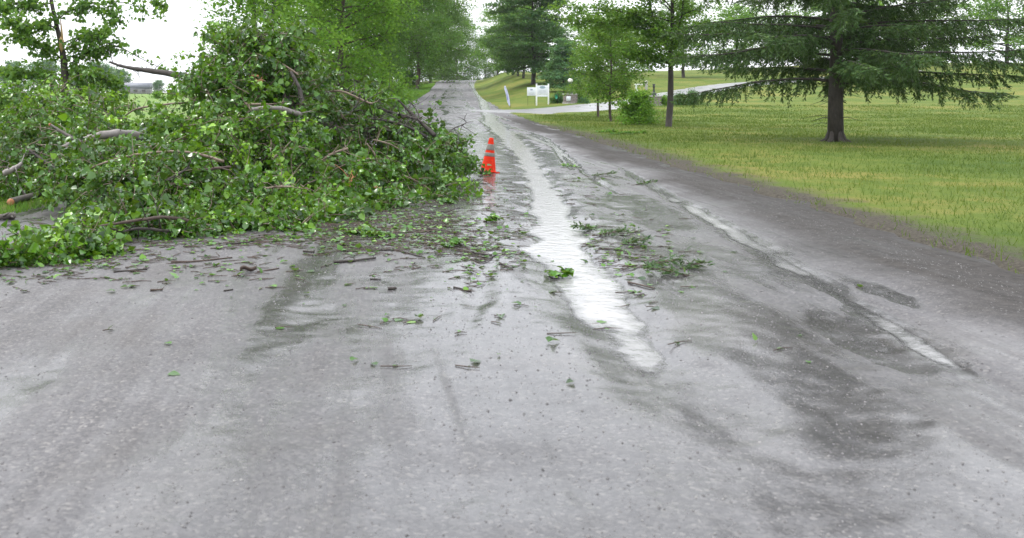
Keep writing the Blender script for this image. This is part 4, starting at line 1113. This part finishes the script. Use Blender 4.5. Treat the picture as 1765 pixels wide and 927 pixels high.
for k, (x, d, s, lab) in enumerate([(-45, 470, 1.3, 'first from left of the far blue hazy trees across the field'), (20, 450, 1.15, 'second from left of the far blue hazy trees across the field'), (75, 480, 1.3, 'third from left of the far blue hazy trees across the field'),
        (135, 440, 1.0, 'fourth from left of the far blue hazy trees across the field'), (172, 460, 1.15, 'fifth from left of the far blue hazy trees across the field'), (205, 490, .95, 'sixth from left of the far blue hazy trees, just before the barn'),
        (272, 520, .55, 'low far tree behind the rail fence right of the barn'), (330, 500, .6, 'low far tree behind the rail fence, hidden by the heap'), (400, 420, .9, 'far field tree behind the top of the heap')]):
    if ft is None:
        ft = tree('far_field_tree', lab, px(x, d), d, 12, .35, 1.0, 6.5, 'leaf_blue', 'bark_dark', 90, 26, 4, 4, 10, .8, 'round', .6, 1.2, .4, .03, group='far trees across the left field'); ft.scale = (s,) * 3
    else: copy_tree(ft, lab, px(x, d), d, k * 1.3, s)
for k, (x, y, lab) in enumerate([(272, 172, 'small field shrub in front of the rail fence'), (300, 168, 'small field shrub farther right in front of the rail fence')]):
    d = 150 + 40 * k; bush('field_shrub', lab, px(x, d), d, 1.2, 1.1, 'leaf_bright', 95 + k, 500, .3, 'shrubs in the left field')

# ------------------------------------------------------------------ logs and sticks on the road
def stick(name, label, cat, pts, r, mat, seed, group=None, ends=None, knots=True, bow=0.0):
    rng = np.random.RandomState(seed)
    pw = np.array([flat(*p) for p in pts]); pw[:, 2] = [max(float(road_z(a, b)), gz(a, b) + (.05 if a - float(cx(b)) < float(ledge(b)) else -1)) for a, b, _ in pw]
    c = pw.mean(0); n = max(8, len(pts) * 4); tt = np.linspace(0, len(pw) - 1, n)
    lp = np.stack([np.interp(tt, np.arange(len(pw)), pw[:, k]) for k in range(3)], -1)
    for k in range(3): lp[:, k] = np.convolve(np.pad(lp[:, k], 1, 'edge'), np.ones(3) / 3, 'valid')
    rr = np.linspace(r, r * .72, n) * rng.uniform(.92, 1.1, n)
    lp[:, 2] += r * .9 + bow * np.sin(np.linspace(0, PI, n)); lp[:, :2] += rng.normal(size=(n, 2)) * r * .12
    mb = MB(); mb.tube(lp - c, rr, 9 if r > .03 else 6)
    if knots:
        for k in range(2, n - 1, 4):
            dd = rng.normal(size=3); dd[2] = abs(dd[2]) * .4; dd /= np.linalg.norm(dd)
            mb.tube(np.array([lp[k], lp[k] + dd * r * 2.2, lp[k] + dd * r * 3.4]) - c, [r * .45, r * .3, r * .08], 5)
    if ends:
        root = thing(name, label, cat, tuple(c), 0, group); link('bark', mb.mesh('bark', M[mat], True), root)
        e = MB(); dv_ = lp[0] - lp[1]; dv_ /= np.linalg.norm(dv_)
        e.tube(np.array([lp[0] - dv_ * .01, lp[0] + dv_ * .012, lp[0] + dv_ * .025]) - c, [r * .97, r * .9, r * .45], 9); link('broken_end', e.mesh('broken_end', M[ends]), root)
    else:
        root = link(name, mb.mesh(name, M[mat], True), None, label=label, category=cat, group=group); root.location = c
    return root
stick('log', 'mossy broken log with an orange split end at the left roadside', 'log', [(16, 360), (40, 352), (66, 344), (94, 337)], .062, 'bark', 1, None, 'torn_wood')
stick('log', 'short grey log cut off by the left edge of the picture', 'log', [(24, 377), (8, 379), (-30, 383)], .05, 'bark', 2, None, 'bark_smooth')
stick('stick', 'dark bent stick lying alone on the gravel below the two left logs', 'stick', [(28, 411), (40, 407), (70, 404), (108, 405)], .024, 'bark_dark', 3, None, None, True, .02)
stick('stick', 'thick dark stick running into the lowest leaves at the left edge', 'stick', [(-20, 442), (20, 437), (58, 437)], .026, 'bark_dark', 4)
GS = 'broken twigs scattered on the road'
SK = [([(194, 473), (225, 471), (256, 469)], .008, 'straight dark twig alone at the lower left of the road'), ([(292, 455), (330, 454), (365, 451), (402, 446)], .008, 'long thin twig below the front of the heap'),
      ([(573, 457), (610, 455), (650, 449)], .012, 'thick short dark stick in the middle of the near road'), ([(620, 432), (650, 434), (685, 433), (705, 440), (735, 449)], .008, 'forked crooked twig above the thick short stick'),
      ([(442, 472), (483, 464)], .006, 'thin twig beside the curled brown leaf'), ([(522, 436), (543, 438)], .009, 'very short stub of wood left of the forked twig'),
      ([(388, 422), (420, 421), (450, 414)], .009, 'twig with moss at the front edge of the heap'), ([(200, 433), (232, 433), (262, 434)], .005, 'thin twig lying left below the heap'),
      ([(637, 485), (657, 484)], .006, 'tiny twig near the bottom middle of the road'), ([(668, 503), (684, 502)], .012, 'dark stub of bark right of the tiny twig'), ([(709, 468), (726, 465)], .005, 'tiny curved twig right of the thick short stick'),
      ([(556, 420), (590, 416), (618, 412)], .008, 'dark twig among the fallen leaves right of the heap front'), ([(540, 403), (572, 400)], .009, 'short dark twig touching the heap front'),
      ([(645, 422), (675, 425)], .007, 'reddish twig lying among pale fallen leaves'), ([(788, 434), (815, 440), (850, 444)], .012, 'dark bent stick left of the bright puddle'), ([(800, 446), (830, 456), (858, 440)], .006, 'thin forked twig just below the dark bent stick'),
      ([(660, 396), (700, 398), (745, 403)], .008, 'long twig lying across the leaf scatter'), ([(735, 398), (765, 402), (792, 405)], .012, 'dark broken stick at the right of the leaf scatter'), ([(730, 370), (770, 366), (795, 360)], .008, 'twig pointing away from the right end of the heap'),
      ([(960, 420), (990, 418)], .012, 'dark stick lying in the running water'), ([(1030, 430), (1080, 433)], .007, 'thin twig right of the stream'), ([(860, 455), (885, 470)], .007, 'short brown twig left of the stream'),
      ([(258, 503), (282, 502)], .008, 'small dark twig at the bottom left of the road'), ([(385, 505), (403, 503)], .006, 'small pale twig at the bottom, left of centre'), ([(722, 193), (742, 195), (770, 194)], .016, 'long dead branch lying across the road in the distance'),
      ([(1080, 485), (1130, 500)], .007, 'thin twig at the lower right among needles'), ([(780, 500), (815, 503)], .008, 'small twig beside the lower puddle')]
for i, (p, r, lab) in enumerate(SK):
    stick('twig', lab, 'twig', p, r * 1.25, ['bark_dark', 'bark_brown'][i % 3 == 1], 200 + i, GS)

def sprig(label, x, y, size, leafm, seed, n=40, lsz=.07, flat_ground=True, XY=None, grp='leafy sprigs torn off in the storm', asp=1.0, needle=False):
    rng = np.random.RandomState(seed)
    if XY is None: p = flat(x, y); X, Y = p[0], p[1]
    else: X, Y = XY
    Z = float(road_z(X, Y)) if X - float(cx(Y)) < 5.2 else gz(X, Y) + .06
    root = thing('leafy_sprig', label, 'sprig', (X, Y, Z + .01), 0, grp)
    st = MB(); pos = []; dirs = []; a0 = rng.uniform(-.4, .4) + (PI if rng.rand() < .5 else 0)
    main = np.array([[math.cos(a0) * size * t, math.sin(a0) * size * t * .6, .015 + .03 * math.sin(t * 3)] for t in np.linspace(-.5, .5, 7)])
    st.tube(main, np.linspace(.008, .003, 7), 5)
    for k in range(1, 7):
        for s in (-1, 1):
            a1 = a0 + s * rng.uniform(.4, .9); ln = size * rng.uniform(.2, .38)
            q = main[k] + np.array([math.cos(a1), math.sin(a1), .12])[None] * np.linspace(0, ln, 5)[:, None]; st.tube(q, np.linspace(.004, .002, 5), 4)
            for w in range(max(1, n // 12)):
                pos.append(q[rng.randint(1, 5)] + rng.normal(size=3) * [.02, .02, .012]); dirs.append((q[4] - q[0]) / ln)
    pos = np.array(pos); pos[:, 2] = np.maximum(pos[:, 2], .012)
    V, Fa, tn, _ = leaf_geo(rng, pos, lsz * rng.uniform(.6, 1.2, len(pos)), NEEDLE if needle else LEAF6, LEAF2_F if needle else LEAF6_F, .75, .02, np.array(dirs))
    V[:, 2] = np.maximum(V[:, 2], .004)
    link('stem', st.mesh('stem', M['bark_brown'], True), root); link('leaves', mesh_np('leaves', V, Fa, M[leafm], {'tint': tn}), root, kind='stuff')
for i, a in enumerate([('dark sprig lying right of the cone near the stream bank', 988, 288, .4, 'leaf_pile'), ('long flat spruce sprig lying between the two streams', 1030, 305, .8, 'needle'), ('dense green spruce sprig beside the right-hand stream', 1105, 319, .6, 'needle'),
        ('brownish needle sprig right of the wide stream', 1015, 396, .45, 'needle'), ('green needle sprig, larger of those right of the wide stream', 1045, 408, .55, 'needle'), ('needle sprig below the larger green one right of the stream', 1085, 422, .5, 'needle'),
        ('needle sprig at the right bottom, upper of two', 1130, 460, .5, 'needle'), ('needle sprig at the right bottom, lower of two', 1165, 476, .6, 'needle'), ('needle sprig where the picture\'s right road side meets the mud', 1185, 465, .4, 'needle'),
        ('single green leaf tuft on the road left of the stream', 842, 384, .16, 'leaf_pile'), ('green leaf tuft at the lower edge of the stream', 955, 474, .2, 'leaf_pile'), ('green leaf sprig in the middle of the leaf scatter', 670, 412, .36, 'leaf_pile'),
        ('yellow-green leaf tuft near the right foot of the heap', 776, 352, .16, 'leaf_pile'), ('leaf sprig left of the leaf scatter', 608, 405, .25, 'leaf_pile'), ('leaf sprig beside the base of the cone', 815, 299, .4, 'leaf_pile'), ('leaf sprig in front of the cone base', 842, 303, .22, 'leaf_pile'),
        ('pale leaf sprig on the near road beside the dark bent stick', 770, 428, .24, 'leaf_pile')]):
    sprig(a[0], a[1], a[2], a[3] * (.62 if a[4] == 'needle' else 1), a[4], 300 + i, 110 if a[4] == 'needle' else 46, .085 if a[4] == 'needle' else .085, needle=a[4] == 'needle')
for i, (x, y, lab) in enumerate([(1040, 229, 'leaf clump on the lawn below the two young trees'), (1062, 232, 'small leaf clump on the lawn right of the first one'), (1088, 231, 'leaf clump on the lawn below the round shrub')]):
    p = flat(x, y + 1.5); sprig(lab, 0, 0, .75, 'leaf_mid', 340 + i, 90, .12, XY=(p[0], p[1]), grp='leaf clumps blown onto the lawn')
def curled_leaf():
    p = flat(428, 471); b = MB(); t = np.linspace(-1, 1, 7); V = []
    for i in range(9):
        u = i / 8; w = .035 * math.sin(PI * min(1, u * .95 + .05)) + .004
        for s in t: V.append(((u - .5) * .16, s * w, .012 + .035 * abs(s) ** 1.5 + .012 * math.sin(u * 7)))
    i = np.arange(8)[:, None] * 7; j = np.arange(6)[None, :]
    b.add(np.array(V), np.stack([i + j, i + j + 1, i + 8, i + 7 + j], -1).reshape(-1, 4) if False else np.stack([i + j, i + j + 1, i + 7 + j + 1, i + 7 + j], -1).reshape(-1, 4))
    o = link('curled_leaf', b.mesh('curled_leaf', M['bark_brown'], True), None, label='curled dead brown leaf on the gravel at the lower left', category='leaf')
    o.location = (p[0], p[1], float(road_z(p[0], p[1])) + .003); o.rotation_euler = (0, 0, .3)
    m = o.modifiers.new('t', 'SOLIDIFY'); m.thickness = .002
curled_leaf()

# ------------------------------------------------------------------ uncountable cover: leaf litter, gravel, grass
def litter():
    rng = np.random.RandomState(401)
    xs = []; 
    for (x, y, sx, sy, n) in [(900, 340, 90, 40, 60), (850, 400, 60, 30, 90), (640, 400, 70, 16, 260), (700, 380, 60, 14, 220), (560, 395, 60, 12, 160), (740, 415, 60, 16, 180), (800, 330, 30, 14, 110), (450, 415, 90, 7, 120), (250, 425, 60, 8, 60), (150, 455, 60, 8, 60), (840, 440, 30, 30, 60), (600, 440, 160, 18, 70), (1050, 420, 50, 30, 50), (400, 460, 150, 18, 25), (90, 395, 40, 10, 60), (260, 455, 130, 20, 70), (60, 480, 60, 12, 30), (700, 345, 70, 6, 120), (870, 560, 300, 60, 30), (1090, 440, 60, 36, 70), (1000, 320, 60, 20, 40)]:
        n = int(n * 1.7); q = np.stack([rng.normal(x, sx, n), rng.normal(y, sy, n)], -1); xs.append(q[q[:, 1] > 285])
    q = np.vstack(xs); pw = np.array([flat(a, b) for a, b in q]); pw[:, 2] = road_z(pw[:, 0], pw[:, 1]) + .008
    V, Fa, tn, _ = leaf_geo(rng, pw, rng.choice([.025, .04, .055, .08], len(pw)), LEAF6, LEAF6_F, .95, 0.0, None, np.clip(rng.normal(.33, .2, len(pw)), 0, .8))
    V = V.reshape(-1, 7, 3); V[:, :, 2] = np.maximum(V[:, :, 2], pw[:, None, 2] - .002); V = V.reshape(-1, 3)
    link('leaf_litter', mesh_np('leaf_litter', V, Fa, M['leaf_pile'], {'tint': tn}), None, kind='stuff', label='small torn leaves strewn over the wet gravel', category='leaf litter')
    tw = MB()
    for a, b in q[rng.rand(len(q)) < .6]:
        p = flat(a, b); z = float(road_z(p[0], p[1])) + .006; an = rng.normal(0, .7); l = rng.uniform(.03, .13)
        dd = np.array([math.cos(an), math.sin(an), 0]) * l; p = np.array([p[0], p[1], z])
        tw.tube(np.array([p - dd, p + [0, rng.normal() * .015, .004], p + dd]), [.004, .004, .002], 4)
    link('bark_crumbs', tw.mesh('bark_crumbs', M['bark_brown']), None, kind='stuff', label='bits of bark and twig strewn over the wet gravel', category='bark litter')
litter()

def gravel():
    rng = np.random.RandomState(402)
    Y = 3.2 + 19 * rng.rand(80000) ** 1.6; n = len(Y)
    L = rng.uniform(-6.5, 5.3, n); X = L + cx(Y); keep = (abs(X) < Y * .85 + 1); X = X[keep]; Y = Y[keep]; n = len(X)
    s = rng.lognormal(-5.5, .55, n) * (1 + .02 * Y); s = np.clip(s, .002, .015)
    o = np.array([[1, 0, 0], [0, 1, 0], [-1, 0, 0], [0, -1, 0], [0, 0, .7], [0, 0, -.5]])
    jit = rng.uniform(.65, 1.25, (n, 6, 1)); an = rng.rand(n) * 6.28
    V = o[None] * jit; c, sn = np.cos(an)[:, None], np.sin(an)[:, None]
    V = np.stack([V[..., 0] * c - V[..., 1] * sn, V[..., 0] * sn + V[..., 1] * c, V[..., 2]], -1) * s[:, None, None]
    V += np.stack([X, Y, road_z(X, Y) - s * .2], -1)[:, None, :]
    Ft = np.array([[0, 1, 4], [1, 2, 4], [2, 3, 4], [3, 0, 4], [1, 0, 5], [2, 1, 5], [3, 2, 5], [0, 3, 5]])
    link('gravel', mesh_np('gravel', V.reshape(-1, 3), (Ft[None] + (np.arange(n) * 6)[:, None, None]).reshape(-1, 3), M['stone'], {'tint': np.repeat(np.clip(rng.normal(.5, .2, n), 0, 1), 6)}, True), None, kind='stuff', label='loose gravel stones on the near road', category='gravel')
gravel()

def blades(name, label, X, Y, Z, h, w, mat, seed):
    rng = np.random.RandomState(seed); n = len(X); an = rng.rand(n) * 6.28; ln = rng.normal(size=(n, 2)) * .4 * h[:, None]
    a = np.stack([np.cos(an), np.sin(an)], -1) * w[:, None]; p = np.stack([X, Y], -1)
    V = np.zeros((n, 3, 3)); V[:, 0, :2] = p - a; V[:, 1, :2] = p + a; V[:, 2, :2] = p + ln
    V[:, 0, 2] = Z; V[:, 1, 2] = Z; V[:, 2, 2] = Z + h
    t = np.clip(rng.normal(.3, .15, n) + .45 * fbm(X * .25 + 4, Y * .25, 3), 0, 1)
    link(name, mesh_np(name, V.reshape(-1, 3), np.arange(n * 3).reshape(-1, 3), M[mat], {'tint': np.repeat(t, 3)}), None, kind='stuff', label=label, category='grass')
def grass():
    rng = np.random.RandomState(403)
    n = 330000; Y = 7 + 75 * rng.rand(n) ** 1.9; L = 5.15 + 45 * rng.rand(n) ** 1.2; X = L + cx(Y)
    e = .3 * fbm(X * .8, Y * .8, 3); dens = sstep(-.1, 2.4, L - redge(Y) + e + .8 * fbm(X * 1.1, Y * 1.1, 2))
    k = (rng.rand(n) < .06 + dens) & (X < Y * .78 + 3) & (L > redge(Y) - .05)
    dd = drv_pts(140); inside = np.zeros(n, bool)
    for a, b, w in dd[::3]: inside |= (X - a) ** 2 + (Y - b) ** 2 < (w + .25) ** 2
    k &= ~inside; X, Y = X[k], Y[k]; n = len(X)
    blades('lawn_grass', 'short yellowish green lawn grass right of the road', X, Y, base_z(X, Y) + .03, rng.lognormal(-2.75, .45, n), .0035 + .00032 * Y, 'grass_blade', 1)
    n = 60000; Y = 11 + 40 * rng.rand(n) ** 1.6; L = ledge(Y) - 14 * rng.rand(n) ** 1.4 + .15; X = L + cx(Y); k = X > -Y * .5 - 2; X, Y = X[k], Y[k]; n = len(X)
    blades('verge_grass', 'bright green taller grass on the left verge behind the heap', X, Y, base_z(X, Y) + .02, rng.uniform(.08, .26, n) * (.5 + .5 * sstep(15.5, 19, Y)), .005 + .0004 * Y, 'verge_blade', 2)
    n = 30000; Y = 55 + 150 * rng.rand(n); L = ledge(Y) - 6 * rng.rand(n) + .1; X = L + cx(Y)
    blades('far_verge_grass', 'green grass strip between the left trees and the road', X, Y, base_z(X, Y) + .02, rng.uniform(.1, .3, n), .0006 * Y, 'verge_blade', 3)
grass()

# ------------------------------------------------------------------ damp air
def haze():
    m = bpy.data.materials.new('damp_air'); m.use_nodes = True; n = m.node_tree.nodes; n.clear()
    out = n.new('ShaderNodeOutputMaterial'); v = n.new('ShaderNodeVolumePrincipled')
    v.inputs['Color'].default_value = (.93, .96, 1, 1); v.inputs['Density'].default_value = 0.00012; v.inputs['Anisotropy'].default_value = .2
    m.node_tree.links.new(v.outputs[0], out.inputs['Volume'])
    b = MB(); b.box((0, 740, 19), (2000, 1660, 44)); link('haze', b.mesh('haze', m), None, kind='stuff')
haze()
